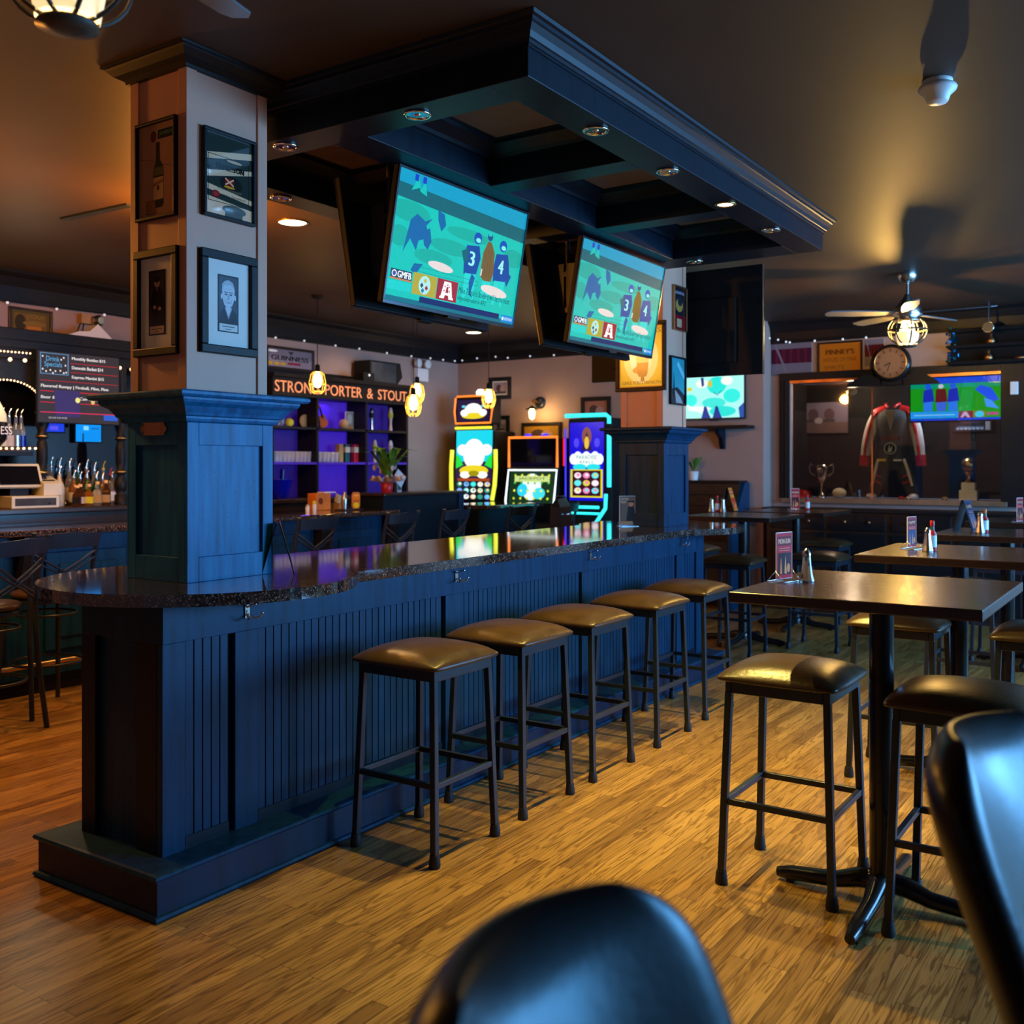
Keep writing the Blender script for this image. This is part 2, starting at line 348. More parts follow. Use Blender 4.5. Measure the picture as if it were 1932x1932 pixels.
def text_geo(body):
    if body not in _tx:
        cu = bpy.data.curves.new('t', 'FONT'); cu.body = body; cu.resolution_u = 3
        o = bpy.data.objects.new('t', cu); C.objects.link(o)
        me = bpy.data.meshes.new_from_object(o.evaluated_get(bpy.context.evaluated_depsgraph_get()))
        vs = [(v.co.x, v.co.y) for v in me.vertices]; fs = [tuple(p.vertices) for p in me.polygons]
        x0 = min(v[0] for v in vs); x1 = max(v[0] for v in vs); y0 = min(v[1] for v in vs); y1 = max(v[1] for v in vs)
        _tx[body] = ([((v[0]-x0)/(x1-x0), (v[1]-y0)/(y1-y0)) for v in vs], fs, (x1-x0)/(y1-y0))
        bpy.data.objects.remove(o); bpy.data.curves.remove(cu); bpy.data.meshes.remove(me)
    return _tx[body]
class Art:   # flat printed / lit picture built as coloured faces on a real plane
    def __init__(s): s.l = []
    def poly(s, pts, c):
        pts = list(pts)                                   # keep inside the picture
        for ax in (0, 1):
            for lim, sg in ((0.0, 1), (1.0, -1)):
                out = []
                for i, p in enumerate(pts):
                    q = pts[i-1]; ip, iq = sg*(p[ax]-lim) >= 0, sg*(q[ax]-lim) >= 0
                    if ip != iq:
                        t = (lim-q[ax])/(p[ax]-q[ax]); out.append((q[0]+t*(p[0]-q[0]), q[1]+t*(p[1]-q[1])))
                    if ip: out.append(p)
                pts = out
        if len(pts) > 2: s.l.append((pts, [tuple(range(len(pts)))], c))
        return s
    def rect(s, x0, y0, x1, y1, c): return s.poly([(x0,y0),(x1,y0),(x1,y1),(x0,y1)], c)
    def ell(s, cx, cy, rx, ry, c, n=18, rot=0):
        ca, sa = math.cos(rot), math.sin(rot)
        return s.poly([(cx+rx*math.cos(2*PI*k/n)*ca-ry*math.sin(2*PI*k/n)*sa, cy+rx*math.cos(2*PI*k/n)*sa+ry*math.sin(2*PI*k/n)*ca) for k in range(n)], c)
    def line(s, pts, w, c):
        for a, b in zip(pts, pts[1:]):
            dx, dy = b[0]-a[0], b[1]-a[1]; L = math.hypot(dx, dy) or 1; nx, ny = -dy/L*w/2, dx/L*w/2
            s.poly([(a[0]+nx,a[1]+ny),(a[0]-nx,a[1]-ny),(b[0]-nx,b[1]-ny),(b[0]+nx,b[1]+ny)], c)
        return s
    def frame(s, x0, y0, x1, y1, w, c, wy=None):
        wy = wy or w
        s.rect(x0,y0,x1,y0+wy,c); s.rect(x0,y1-wy,x1,y1,c); s.rect(x0,y0+wy,x0+w,y1-wy,c); s.rect(x1-w,y0+wy,x1,y1-wy,c); return s
    def text(s, body, x0, y0, x1, y1, c, bold=0.0, skew=0.0, arc=0.0):
        vs, fs, _ = text_geo(body)
        for dx, dy in ([(0,0)] if not bold else [(0,0),(bold,0),(-bold,0)]):
            pts = [(x0+v[0]*(x1-x0)+dx+skew*v[1], y0+v[1]*(y1-y0)+dy+arc*(1-(2*v[0]-1)**2)) for v in vs]
            s.l.append((pts, fs, c))
        return s
    def build(s, name, parent, mat, O, U, V, step=.0004, W=False, back=None):
        O, U, V = Vector(O), Vector(U), Vector(V); n = U.cross(V).normalized(); b = MB()
        for i, (pts, fs, c) in enumerate(s.l): b.add([O+U*p[0]+V*p[1]+n*step*(i*.25+1) for p in pts], fs, 0, False, c)
        return b.build(name, mat, parent, W)
def word(body, name, parent, mat, O, U, H, depth=.004, W=False, bold=0.0):   # raised lettering; U = full width vector, H = full height vector
    vs, fs, _ = text_geo(body); O, U, H = Vector(O), Vector(U), Vector(H); n = U.cross(H).normalized(); b = MB()
    for dx in ((0,) if not bold else (-bold, 0, bold)):
        fr = [O+U*(v[0]+dx)+H*v[1]+n*depth for v in vs]; b.add(fr, fs)
    return b.build(name, mat, parent, W)
# ================================================================= room shell
CEIL = 3.10; XF = 10.6; XG = 10.85; YB = 7.95; YR = -3.5; XN = -3.0; YJ = 3.81
def struct(name, mb, mat, W=False, **kw): return tag(mb.build(name, mat, **kw), kind='structure')
struct('floor', MB().bx(XN-.1, XG+.7, YR-.1, YB+.1, -.06, 0), 'floor')
struct('ceiling', MB().bx(XN-.1, XG+.7, YR-.1, YB+.1, CEIL, CEIL+.06), 'ceiling')
struct('wall_back', MB().bx(XN, XG+.1, YB, YB+.1, 0, CEIL), 'wall')
struct('wall_front', MB().bx(XN-.1, XN, YR, YB, 0, CEIL), 'wall')
CY0, CY1, CZ0, CZ1 = 1.50, 3.60, 1.17, 2.45          # opening of the display case in the far wall
wf = MB().bx(XF, XG+.1, YJ, YB, 0, CEIL).bx(XG, XG+.1, YR, CY0, 0, CEIL).bx(XG, XG+.1, CY1, YJ, 0, CEIL)
wf.bx(XG, XG+.1, CY0, CY1, 0, CZ0).bx(XG, XG+.1, CY0, CY1, CZ1, CEIL)
struct('wall_far', wf, 'wall')
WX = [(4.3, 6.1), (6.6, 8.4), (8.8, 10.5)]; WZ0, WZ1 = .75, 2.65
wr = MB().bx(XN, XG+.1, YR-.1, YR, 0, WZ0).bx(XN, XG+.1, YR-.1, YR, WZ1, CEIL)
xs = sorted(WX); cur = XN
for a, b in xs: wr.bx(cur, a, YR-.1, YR, WZ0, WZ1); cur = b
wr.bx(cur, XG+.1, YR-.1, YR, WZ0, WZ1)
struct('wall_right', wr, 'wall')
for i, (a, b) in enumerate(WX):
    w = tag(thing('window_%d' % (i+1), None, None, ((a+b)/2, YR, WZ0)), kind='structure')
    f = MB().bx(a, a+.06, YR-.08, YR+.02, WZ0, WZ1).bx(b-.06, b, YR-.08, YR+.02, WZ0, WZ1).bx(a+.06, b-.06, YR-.08, YR+.02, WZ0, WZ0+.06).bx(a+.06, b-.06, YR-.08, YR+.02, WZ1-.06, WZ1)
    m_ = (a+b)/2; f.bx(m_-.03, m_+.03, YR-.07, YR+.01, WZ0+.06, WZ1-.06)
    f.build('window_frame', 'black_wood', w, W=True)
    MB().bx(a+.05, b-.05, YR-.06, YR-.05, WZ0+.05, WZ1-.05).build('pane', 'pane', w, W=True)
crown = [(0, -.24), (.02, -.24), (.03, -.20), (.035, -.12), (.07, -.05), (.11, -.02), (.12, 0)]
def crown_run(name, a, b, inward):                    # black cornice along a wall: a->b, projecting to 'inward'
    a, b, w = Vector(a), Vector(b), Vector(inward); vs = []; fs = []
    pr = crown + [(0, 0)]
    for p in (a, b): vs += [p+w*q+Vector((0, 0, z)) for q, z in pr]
    n = len(pr); fs = [(i, (i+1) % n, n+(i+1) % n, n+i) for i in range(n)] + [tuple(range(n)), tuple(range(2*n-1, n-1, -1))]
    return struct(name, MB().add(vs, fs), 'black_wood')
crown_run('trim_1', (XN, YB, CEIL), (XF, YB, CEIL), (0, -1, 0))
crown_run('trim_2', (XF, YJ, CEIL), (XF, YB, CEIL), (-1, 0, 0))
crown_run('trim_3', (XG, YR, CEIL), (XG, YJ, CEIL), (-1, 0, 0))
struct('baseboard_far', MB().bx(XF-.02, XF, YJ, YB, 0, .14), 'black_wood')
struct('baseboard_back', MB().bx(XN, XF, YB-.02, YB, 0, .14), 'black_wood')
# ================================================================= the two square pillars standing on the bar
PX0, PX1, PY0, PY1, CT = 2.48, 2.91, 3.138, 3.505, 1.075
def pillar(x0, label, paint='worn_blue'):
    x1 = x0+PX1-PX0; y0, y1 = PY0, PY1
    t = thing('pillar', label, 'pillar', ((x0+x1)/2, (y0+y1)/2, CT))
    mats = ['worn_blue', 'black_blue']
    b = MB().bx(x0+.014, x1-.014, y0+.014, y1-.014, CT, 1.72)             # core, then raised stiles and rails on each face
    r = .014; st = .055
    for (a, c) in ((x0, x0+st), (x1-st, x1)):
        b.bx(a, c, y0, y0+r+.002, CT, 1.72); b.bx(a, c, y1-r-.002, y1, CT, 1.72)
    for yy in ((y0, y0+r+.002), (y1-r-.002, y1)): b.bx(x0+st, x1-st, yy[0], yy[1], 1.60, 1.72); b.bx(x0+st, x1-st, yy[0], yy[1], CT, CT+.095)
    for (a, c) in ((y0+r, y0+st), (y1-st, y1-r)):
        b.bx(x0, x0+r+.002, a, c, CT, 1.72); b.bx(x1-r-.002, x1, a, c, CT, 1.72)
    for xx in ((x0, x0+r+.002), (x1-r-.002, x1)): b.bx(xx[0], xx[1], y0+st, y1-st, 1.60, 1.72); b.bx(xx[0], xx[1], y0+st, y1-st, CT, CT+.095)
    b.build('panelled_casing', paint, t, W=True, bevel=.002)
    MB().rings(x0, x1, y0, y1, [(0, 1.685), (.014, 1.69), (.018, 1.70), (.018, 1.708), (.03, 1.712), (.034, 1.722), (.05, 1.745), (.072, 1.758), (.078, 1.768), (.078, 1.776), (.10, 1.778), (.108, 1.786), (.108, 1.796), (.100, 1.802), (-.01, 1.806)]).build('ledge', paint, t, W=True)
    sx0, sx1, sy0, sy1 = x0+.006, x1-.02, y0+.012, y1-.012
    b = MB().bx(sx0+.008, sx1-.008, sy0+.008, sy1-.008, 1.80, CEIL)
    for xa, xb in ((sx0, sx0+.05), (sx1-.05, sx1)):
        for ya, yb in ((sy0, sy0+.05), (sy1-.05, sy1)): b.bx(xa, xb, ya, yb, 1.80, CEIL)
    b.build('shaft', 'shaft', t, W=True, bevel=.002)
    MB().rings(sx0, sx1, sy0, sy1, [(0, 3.035), (.012, 3.035), (.014, 3.045), (.022, 3.05), (.045, 3.062), (.066, 3.082), (.07, 3.088), (.08, 3.09), (.082, 3.0985), (0, 3.0985)]).build('crown_moulding', 'black_wood', t, W=True)
    return t
pillar(PX0, 'nearer square pillar, blue panelled casing on the rounded bar end, four framed pictures')
pillar(6.67, 'farther square pillar at the far bar end with the tall yellow poster', 'navy')
# ================================================================= coffered canopy hung from the ceiling
KX0, KX1, KY0, KY1, KZ = 2.985, 6.46, 1.93, 3.95, 2.897
cn = thing('coffered_canopy', 'black coffered wooden canopy hanging from ceiling over the bar', 'canopy', ((KX0+KX1)/2, (KY0+KY1)/2, CEIL))
def beam(x0, x1, y0, y1, z=KZ): return MB().bx(x0, x1, y0, y1, z, CEIL-.001).build('beam', 'black_blue', cn, W=True, bevel=.003)
beam(KX0, KX0+.18, KY0+.17, KY1-.18); beam(KX0, KX1, KY0, KY0+.17); beam(KX0, KX1, KY1-.18, KY1); beam(6.18, KX1, KY0+.17, KY1-.18)
beam(KX0+.18, 6.18, 2.845, 3.04)
for a in (4.06, 5.13):
    beam(a, a+.15, KY0+.17, 2.845); beam(a, a+.15, 3.04, KY1-.18)
MB().rings(KX0, KX1, KY0, KY1, [(0, 3.00), (.008, 3.0), (.008, 3.008), (.014, 3.010), (.016, 3.022), (.022, 3.026), (.030, 3.045), (.045, 3.065), (.052, 3.07), (.054, 3.082), (.066, 3.086), (.07, 3.098), (0, 3.0985)], cap=False).build('crown_moulding', 'black_blue', cn, W=True)
for (x0, x1) in ((3.165, 4.06), (4.21, 5.13), (5.28, 6.18)):
    for (y0, y1) in ((2.10, 2.845), (3.04, 3.77)):
        MB().bx(x0+.10, x1-.10, y0+.10, y1-.10, CEIL-.012, CEIL-.002).build('lit_tone_overlay', 'lit_ceiling_tone', cn, W=True)
        MB().rings(x0, x1, y0, y1, [(0, 3.02), (-.02, 3.02), (-.03, 3.035), (-.07, 3.06), (-.085, 3.068), (-.09, 3.085), (-.12, 3.09)], cap=False).build('inner_moulding', 'black_blue', cn, W=True)
# recessed can lights in the canopy
def can(x, y, z, label, lit=False, r=.052, group=None):
    t = thing('recessed_light', label, 'recessed light', (x, y, z), group=group)
    MB().lathe([(r, 0), (r+.004, -.004), (r, -.008), (r-.008, -.008), (r-.011, -.003)], n=28, cap=False).build('trim_ring', 'chrome' if not lit else 'brass', t)
    MB().lathe([(r-.01, -.0035), (r*.62, -.0012), (.018, -.0008), (0, -.0008)], n=14, sm=False).build('reflector', 'chrome' if not lit else 'downlight', t)
    if not lit: MB().ball((0, 0, -.004), (.014, .014, .006), 10, 6).build('bulb', 'steel', t)
    return t
can(3.07, 2.50, KZ, 'chrome can light in the canopy, between the pillar and the near corner')
can(3.06, 3.22, KZ, 'chrome can light in the canopy right beside the near pillar top')
can(3.62, 2.01, KZ, 'chrome can light nearest the canopy corner on the long front beam')
can(4.31, 2.01, KZ, 'chrome can light on front beam, second from the near canopy corner')
can(5.02, 2.01, KZ, 'lit greenish disc light on front beam of canopy, third from the corner', lit=True)
can(5.72, 2.01, KZ, 'small chrome can light near the far end of the front beam')
can(6.32, 2.75, KZ, 'chrome can light on the far end beam of the canopy')
p = atZ(540, 371, KZ); can(p.x, 3.86, KZ, 'chrome can light on the rear beam, seen right of the near pillar')
can(4.63, 4.81, CEIL, 'large lit ceiling downlight right of the near pillar', lit=True, r=.10)
can(9.64, 7.0, CEIL, 'lit ceiling downlight far back below the first television', lit=True, r=.10)
# ================================================================= bar counter with granite top
BX0, BX1, BY0, BY1 = 2.232, 6.96, 2.955, 3.43
bar = thing('bar_counter', 'long dark blue beadboard bar with stepped plinth under granite top', 'bar', ((BX0+BX1)/2, (BY0+BY1)/2, 0))
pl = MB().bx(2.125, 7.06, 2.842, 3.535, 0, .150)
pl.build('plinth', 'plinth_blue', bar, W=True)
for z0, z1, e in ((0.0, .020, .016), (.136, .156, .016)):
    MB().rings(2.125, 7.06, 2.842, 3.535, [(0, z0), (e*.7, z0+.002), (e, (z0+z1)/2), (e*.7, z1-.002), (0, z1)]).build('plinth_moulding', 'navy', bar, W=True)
MB().bx(BX0+.02, BX1-.02, BY0+.03, BY1-.03, .150, 1.028).build('core', 'navy', bar, W=True)
MB().bx(BX0, BX1, BY0, BY0+.03, .896, 1.028).bx(BX0, BX0+.03, BY0+.03, BY1, .896, 1.028).bx(BX1-.03, BX1, BY0+.03, BY1, .896, 1.028).build('fascia', 'navy', bar, W=True, bevel=.002)
def stile(x0, x1): MB().bx(x0, x1, BY0+.002, BY0+.032, .152, .896).build('stile', 'navy', bar, W=True, bevel=.002)
bays = [(2.232, 2.33, 2.525), (2.555, 2.667, 3.815), (3.845, 3.957, 5.13), (5.16, 5.27, 6.46), (6.49, 6.60, 6.80)]
for x0, x1, x2 in bays:
    stile(x0, x1); b = MB(); n = max(1, round((x2-x1)/.041)); w = (x2-x1)/n
    for i in range(n):
        xa = x1+i*w; b.prism([(xa+.0005, BY0+.03, .152), (xa+.003, BY0+.006, .152), (xa+w-.003, BY0+.006, .152), (xa+w-.0005, BY0+.03, .152)], (0, 0, .744))
    b.build('beadboard', 'navy', bar, W=True)
    MB().bx(x1, x2, BY0+.001, BY0+.006, .152, .20).build('bottom_rail', 'black_blue', bar, W=True)
stile(6.83, 6.96)
for ya, yb in ((BY0+.034, BY0+.15), (BY1-.085, BY1)): MB().bx(BX0, BX0+.022, ya, yb, .152, .896).build('end_stile', 'black_blue', bar, W=True, bevel=.002)
for ya, yb in ((BY0+.034, BY0+.15), (BY1-.085, BY1)): MB().bx(BX1-.022, BX1, ya, yb, .152, .896).build('end_stile', 'navy', bar, W=True, bevel=.002)
def hook(px, py):
    p = atY(px, py, BY0); x, z = p.x, p.z; y = BY0
    h = MB().box((x, y-.003, z), (.022, .006, .05)).tube([(x, y-.006, z+.015), (x, y-.03, z+.028), (x, y-.05, z+.03)], .0035, 6).ball((x, y-.05, z+.031), .006, 8, 6)
    for s in (-1, 1): h.tube([(x+s*.004, y-.006, z-.012), (x+s*.014, y-.03, z-.026), (x+s*.028, y-.045, z-.022), (x+s*.034, y-.05, z-.008)], .0035, 6).ball((x+s*.034, y-.05, z-.006), .005, 8, 6)
    h.build('coat_hook', 'chrome', bar, W=True)
for q in ((465, 1153), (860, 1087), (1113, 1048), (1285, 1022)): hook(*q)
def counter_outline():
    R_, yf, yb_ = .62, 2.893, 3.79; cy = 3.315; ca = (2.70, cy); cb = (6.985, cy); pts = []
    a0 = math.asin((yf-cy)/R_); a1 = math.asin((yb_-cy)/R_)
    n = 56
    for i in range(n+1):
        a = a0 - (2*PI + a0 - a1)*i/n if False else a0 - (2*PI-(a1-a0))*i/n
        pts.append((ca[0]+R_*math.cos(a), ca[1]+R_*math.sin(a)))
    b0 = PI-a1
    for i in range(n+1):
        a = b0 - (2*PI-(a1-a0))*i/n
        pts.append((cb[0]+R_*math.cos(a), cb[1]+R_*math.sin(a)))
    return pts
ct = MB().prism([(x, y, 1.0305) for x, y in counter_outline()], (0, 0, .0445)).build('granite_countertop', 'granite', bevel=.012, seg=3)
tag(ct, 'glossy black speckled granite bar top with round ends, around both pillars', 'countertop')
# ================================================================= backless stools
def make_stool(label):
    t = thing('bar_stool', label, 'bar stool', (0, 0, 0), group=None)
    g, e = .2, .178                                         # half spread of feet / of leg tops
    n = 12; b = MB(); vs = []; fs = []                       # pillow seat as a heightfield shell
    hw = .228
    def se(u): return math.copysign(abs(u)**.9, u)
    for j in range(n+1):
        for i in range(n+1):
            u, v = 2*i/n-1, 2*j/n-1
            cr = 1-.045*(abs(u)*abs(v))**3
            z = .757+.052*(1-abs(u)**2.6)**.55*(1-abs(v)**2.6)**.55
            vs.append((u*hw*cr, v*hw*cr, z))
    for j in range(n):
        for i in range(n): a = j*(n+1)+i; fs.append((a, a+1, a+n+2, a+n+1))
    edge = [i for i in range(n+1)]+[(j+1)*(n+1)-1 for j in range(1, n+1)]+[n*(n+1)+i for i in range(n-1, -1, -1)]+[j*(n+1) for j in range(n-1, 0, -1)]
    base = len(vs); vs += [(vs[k][0]*.985, vs[k][1]*.985, .741) for k in edge]; base2 = len(vs); vs += [(vs[k][0]*.93, vs[k][1]*.93, .735) for k in edge]
    L = len(edge)
    for q in range(L): fs.append((edge[q], base+q, base+(q+1) % L, edge[(q+1) % L])); fs.append((base+q, base2+q, base2+(q+1) % L, base+(q+1) % L))
    fs.append(tuple(range(base2, base2+L)))
    b.add(vs, fs, 0, True); b.build('seat', 'leather', t, sub=1)
    f = MB(); q = e+.012
    for s in (-1, 1): f.bx(-q, q, s*e-.012, s*e+.012, .695, .736); f.bx(s*e-.012, s*e+.012, -e+.012, e-.012, .695, .736)
    f.build('seat_frame', 'black_metal', t, bevel=.003)
    for sx in (-1, 1):
        for sy in (-1, 1):
            l = MB().bar((sx*g, sy*g, .022), (sx*e, sy*e, .70), .026, up=(0, 1, 0)).build('leg', 'black_metal', t, bevel=.003)
            MB().lathe([(.021, 0), (.023, .008), (.021, .028), (.018, .05)], (sx*g, sy*g, 0), 14).build('rubber_foot', 'rubber', l)
    k = g-(g-e)*.30/.70
    for s in (-1, 1):
        MB().bx(-k+.012, k-.012, s*k-.010, s*k+.010, .29, .312).build('footrest_bar', 'black_metal', t, bevel=.002)
        MB().bx(s*k-.010, s*k+.010, -k+.012, k-.012, .29, .312).build('footrest_bar', 'black_metal', t, bevel=.002)
    return t
st0 = make_stool('brown leather backless stool nearest the rounded bar end, first in the row')
st0.location = (3.20, 2.56, 0)
for x, y, l in ((3.825, 2.57, 'second brown backless stool from the rounded end, along the bar front'),
                (4.44, 2.57, 'middle brown backless stool of the five along the bar front'),
                (5.15, 2.57, 'fourth brown backless stool along the bar front, toward the far pillar'),
                (5.85, 2.59, 'farthest brown backless stool along the bar front, half behind tabletop'),
                (3.67, 1.205, 'brown backless stool at the nearest high table, left of its post'),
                (3.585, .600, 'dark brown backless stool right of nearest table post, behind the foreground chair'),
                (5.21, 1.17, 'brown backless stool under the second high table, seen behind the nearest tabletop'),
                (5.15, .52, 'brown backless stool at right edge of photo, beside the second table'),
                (6.95, 1.17, 'dark backless stool beyond the second table, on its left far side'),
                (8.62, 3.78, 'backless stool with purple sheen between far bar end and corner table'),
                (7.80, 3.05, 'dark backless stool at the near side of the corner table'),
                (8.45, 2.55, 'dark backless stool on the right of the corner table'),
                (9.95, 2.95, 'dark backless stool in front of the drawer cabinet, by the back table'),
                (8.65, 1.18, 'dark backless stool pushed up to the farthest right table')):
    dup(st0, (x, y, 0), RND.uniform(-.04, .04) if x > 6 else 0, l)
# ================================================================= high tables
TZ = 1.10
def make_table(label):
    t = thing('high_table', label, 'table', (0, 0, 0))
    b = MB(); n = 5; w = .87/n
    MB().bx(-.435, .435, -.39, .39, TZ-.036, TZ).build('tabletop', 'tabletop', t, bevel=.004)
    MB().cyl((0, 0, .06), (0, 0, TZ-.05), .041, n=24).lathe([(.10, TZ-.05), (.10, TZ-.036)], n=20).build('post', 'gloss_black', t)
    a = MB()
    for k in range(4):
        d = Vector((math.cos(k*PI/2), math.sin(k*PI/2), 0)); L = .40 if k % 2 == 0 else .37
        a.tube([d*.02+Vector((0,0,.075)), d*.08+Vector((0,0,.07)), d*.16+Vector((0,0,.045)), d*(L-.05)+Vector((0,0,.032)), d*L+Vector((0,0,.026))], [.036, .035, .028, .026, .018], 10)
        a.bx(*(sorted((d.x*(L-.05)-.014, d.x*(L-.05)+.014))), *(sorted((d.y*(L-.05)-.014, d.y*(L-.05)+.014))), 0, .02)
    a.lathe([(.055, .04), (.058, .08), (.046, .10)], n=20)
    a.build('cross_base', 'gloss_black', t)
    return t
t0 = make_table('nearest dark plank high table with sign and shaker, on black cross base'); t0.location = (3.63, .88, 0)
for x, y, l in ((5.31, .92, 'second high table back, with steel shaker and red capped sauce bottle'),
                (6.99, .93, 'third high table back on the right, holding the blue tent card'),
                (8.62, 1.0, 'farthest right high table, below the display case'),
                (8.29, 3.16, 'high table just beyond the far pillar, with two shakers and tent card'),
                (9.37, 3.05, 'small back table by the drawer cabinet with a red sign')):
    dup(t0, (x, y, 0), 0, l)
# ================================================================= televisions
TEAL = S(4, 188, 176)
def game_art(base=TEAL, dark=S(5, 166, 152), flip=False):
    a = Art(); a.rect(0, 0, 1, 1, base)
    a.poly([(0, .79), (1, .74), (1, .86), (0, .90)], S(4, 92, 104)); a.poly([(0, .90), (1, .86), (1, 1), (0, 1)], S(2, 150, 190))
    for cx, cy, rx, ry in ((.10, .70, .14, .08), (.42, .52, .16, .06), (.55, .66, .18, .05), (.30, .40, .14, .06), (.93, .58, .09, .08), (.05, .50, .07, .08)): a.ell(cx, cy, rx, ry, dark)
    a.poly([(.09, .86), (.13, .98), (.15, .87), (.18, .97), (.20, .85), (.15, .90)], base); a.rect(.105, .94, .13, .99, S(10, 50, 190)); a.rect(.16, .94, .185, .99, S(10, 50, 190))
    B_, L_ = S(2, 92, 158), S(0, 62, 152)
    for pts in ([(.11, .64), (.15, .70), (.21, .66), (.26, .70), (.22, .63), (.24, .58), (.21, .52), (.18, .50), (.17, .42), (.12, .50), (.08, .38), (.10, .55)], [(.29, .78), (.34, .76), (.36, .68), (.33, .62), (.30, .70)], [(.20, .58), (.25, .62), (.27, .52), (.25, .45), (.22, .48)], [(.17, .32), (.23, .33), (.19, .24), (.15, .26)]): a.poly(pts, B_)
    a.ell(.36, .345, .095, .035, S(222, 210, 205), rot=-.1)
    for x, d, num in ((.585, 1, '3'), (.83, 1, '4')):                     # two helmeted players
        a.poly([(x-.05, .58), (x+.05, .60), (x+.07, .50), (x+.05, .36), (x-.05, .34), (x-.06, .46)], L_)
        a.ell(x+.03 if num == '3' else x, .66, .032, .05, S(0, 70, 175)); a.ell(x+.035 if num == '3' else x+.005, .645, .02, .02, S(120, 230, 225))
        a.text(num, x-.018, .42, x+.022, .54, S(150, 235, 225), bold=.004)
        a.poly([(x-.04, .35), (x+.05, .36), (x+.05, .14), (x+.03, .14), (x+.01, .28), (x-.02, .14), (x-.04, .14)], S(30, 205, 200))
    a.poly([(.50, .52), (.55, .56), (.56, .46), (.53, .42)], S(0, 88, 110)); a.poly([(.60, .36), (.63, .33), (.61, .20), (.63, .15), (.60, .18), (.585, .28)], S(0, 80, 160))
    a.poly([(.89, .56), (.91, .44), (.93, .42), (.90, .32), (.87, .40)], L_)
    co = S(112, 84, 6)
    a.poly([(.665, .36), (.67, .56), (.70, .66), (.73, .66), (.765, .58), (.775, .40), (.76, .33), (.70, .325)], co); a.ell(.712, .705, .022, .035, S(20, 70, 120)); a.rect(.697, .71, .725, .74, S(30, 190, 190))
    for k in range(3): a.line([(.70+.02*k, .36), (.69+.022*k, .60)], .003, S(84, 62, 4))
    a.line([(.675, .42), (.672, .36)], .012, S(200, 205, 200)); a.poly([(.69, .325), (.76, .325), (.75, .16), (.73, .16), (.725, .26), (.71, .16), (.69, .16)], S(34, 205, 200))
    a.ell(.80, .255, .115, .042, S(226, 212, 206), rot=-.12)
    # caption strip
    a.rect(0, .085, .165, .155, S(18, 200, 196)); a.rect(.02, .165, .165, .245, S(30, 60, 86)); a.rect(.02, .165, .165, .178, S(190, 120, 50)); a.ell(.045, .21, .017, .027, S(230, 235, 240)); a.ell(.045, .21, .011, .018, S(60, 70, 160)); a.text('GMFB', .068, .185, .16, .236, S(240, 244, 246), bold=.0015)
    a.frame(.175, .265, .66, .305, .0015, S(10, 120, 112), .003); a.rect(.175, .085, .345, .255, S(172, 160, 10)); a.ell(.26, .17, .042, .074, S(170, 225, 225))
    for q, c in (((.262, .205), S(190, 175, 20)), ((.24, .165), S(40, 60, 70)), ((.275, .15), S(150, 25, 30)), ((.25, .125), S(20, 110, 160))): a.poly([(q[0], q[1]+.022), (q[0]+.012, q[1]), (q[0], q[1]-.022), (q[0]-.012, q[1])], c)
    a.rect(.35, .085, .505, .255, S(150, 8, 24)); W_ = S(245, 240, 240)
    a.poly([(.375, .10), (.41, .10), (.415, .13), (.44, .13), (.445, .10), (.48, .10), (.48, .115), (.472, .118), (.452, .24), (.40, .24), (.383, .118), (.375, .115)], W_); a.poly([(.417, .15), (.438, .15), (.433, .20), (.422, .20)], S(150, 8, 24))
    for x, y in ((.405, .165), (.41, .20), (.445, .165), (.44, .20), (.428, .215)): a.ell(x, y, .004, .007, S(150, 8, 24))
    a.text("Mike Tomlin's Steelers will be the most", .515, .175, .945, .228, S(4, 44, 60)); a.text('improved team in AFC', .515, .105, .745, .155, S(4, 44, 60))
    a.rect(0, 0, 1, .038, S(2, 105, 125)); a.rect(.235, .028, .87, .075, S(2, 12, 92)); a.rect(.89, .012, 1, .075, S(10, 130, 210)); a.ell(.905, .043, .009, .016, S(225, 240, 250)); a.text('NETWORK', .92, .03, .99, .056, S(235, 245, 250))
    if flip: a.l = a.l
    return a
def make_tv(label, w, h, loc, rot, art, mat='screen'):
    t = thing('television', label, 'television', loc, rot=rot)
    MB().bx(-w/2, w/2, .002, .03, 0, h).bx(-w*.36, w*.36, .03, .055, h*.12, h*.72).build('back_shell', 'plastic_black', t, bevel=.004)
    b = .011
    MB().bx(-w/2, w/2, -.006, .002, 0, b*1.6).bx(-w/2, w/2, -.006, .002, h-b, h).bx(-w/2, -w/2+b, -.006, .002, b*1.6, h-b).bx(w/2-b, w/2, -.006, .002, b*1.6, h-b).build('bezel', 'bezel', t, bevel=.001)
    if art: art.build('screen', t, mat, (-w/2+b, 0, b*1.6), (w-2*b, 0, 0), (0, 0, h-2.6*b), step=.00012)
    else: MB().bx(-w/2+b, w/2-b, -.002, .002, b*1.6, h-b).build('screen', 'black_glass', t)
    MB().bx(-.05, .05, -.007, .02, -.012, 0).build('sensor_tab', 'plastic_black', t)
    return t
tilt = math.atan2(.105, .621)
TVS = [(3.516, 4.600, 2.97, 2.895, 3.075, 2.274), (5.165, 6.300, 2.955, 2.880, 3.062, 2.258)]
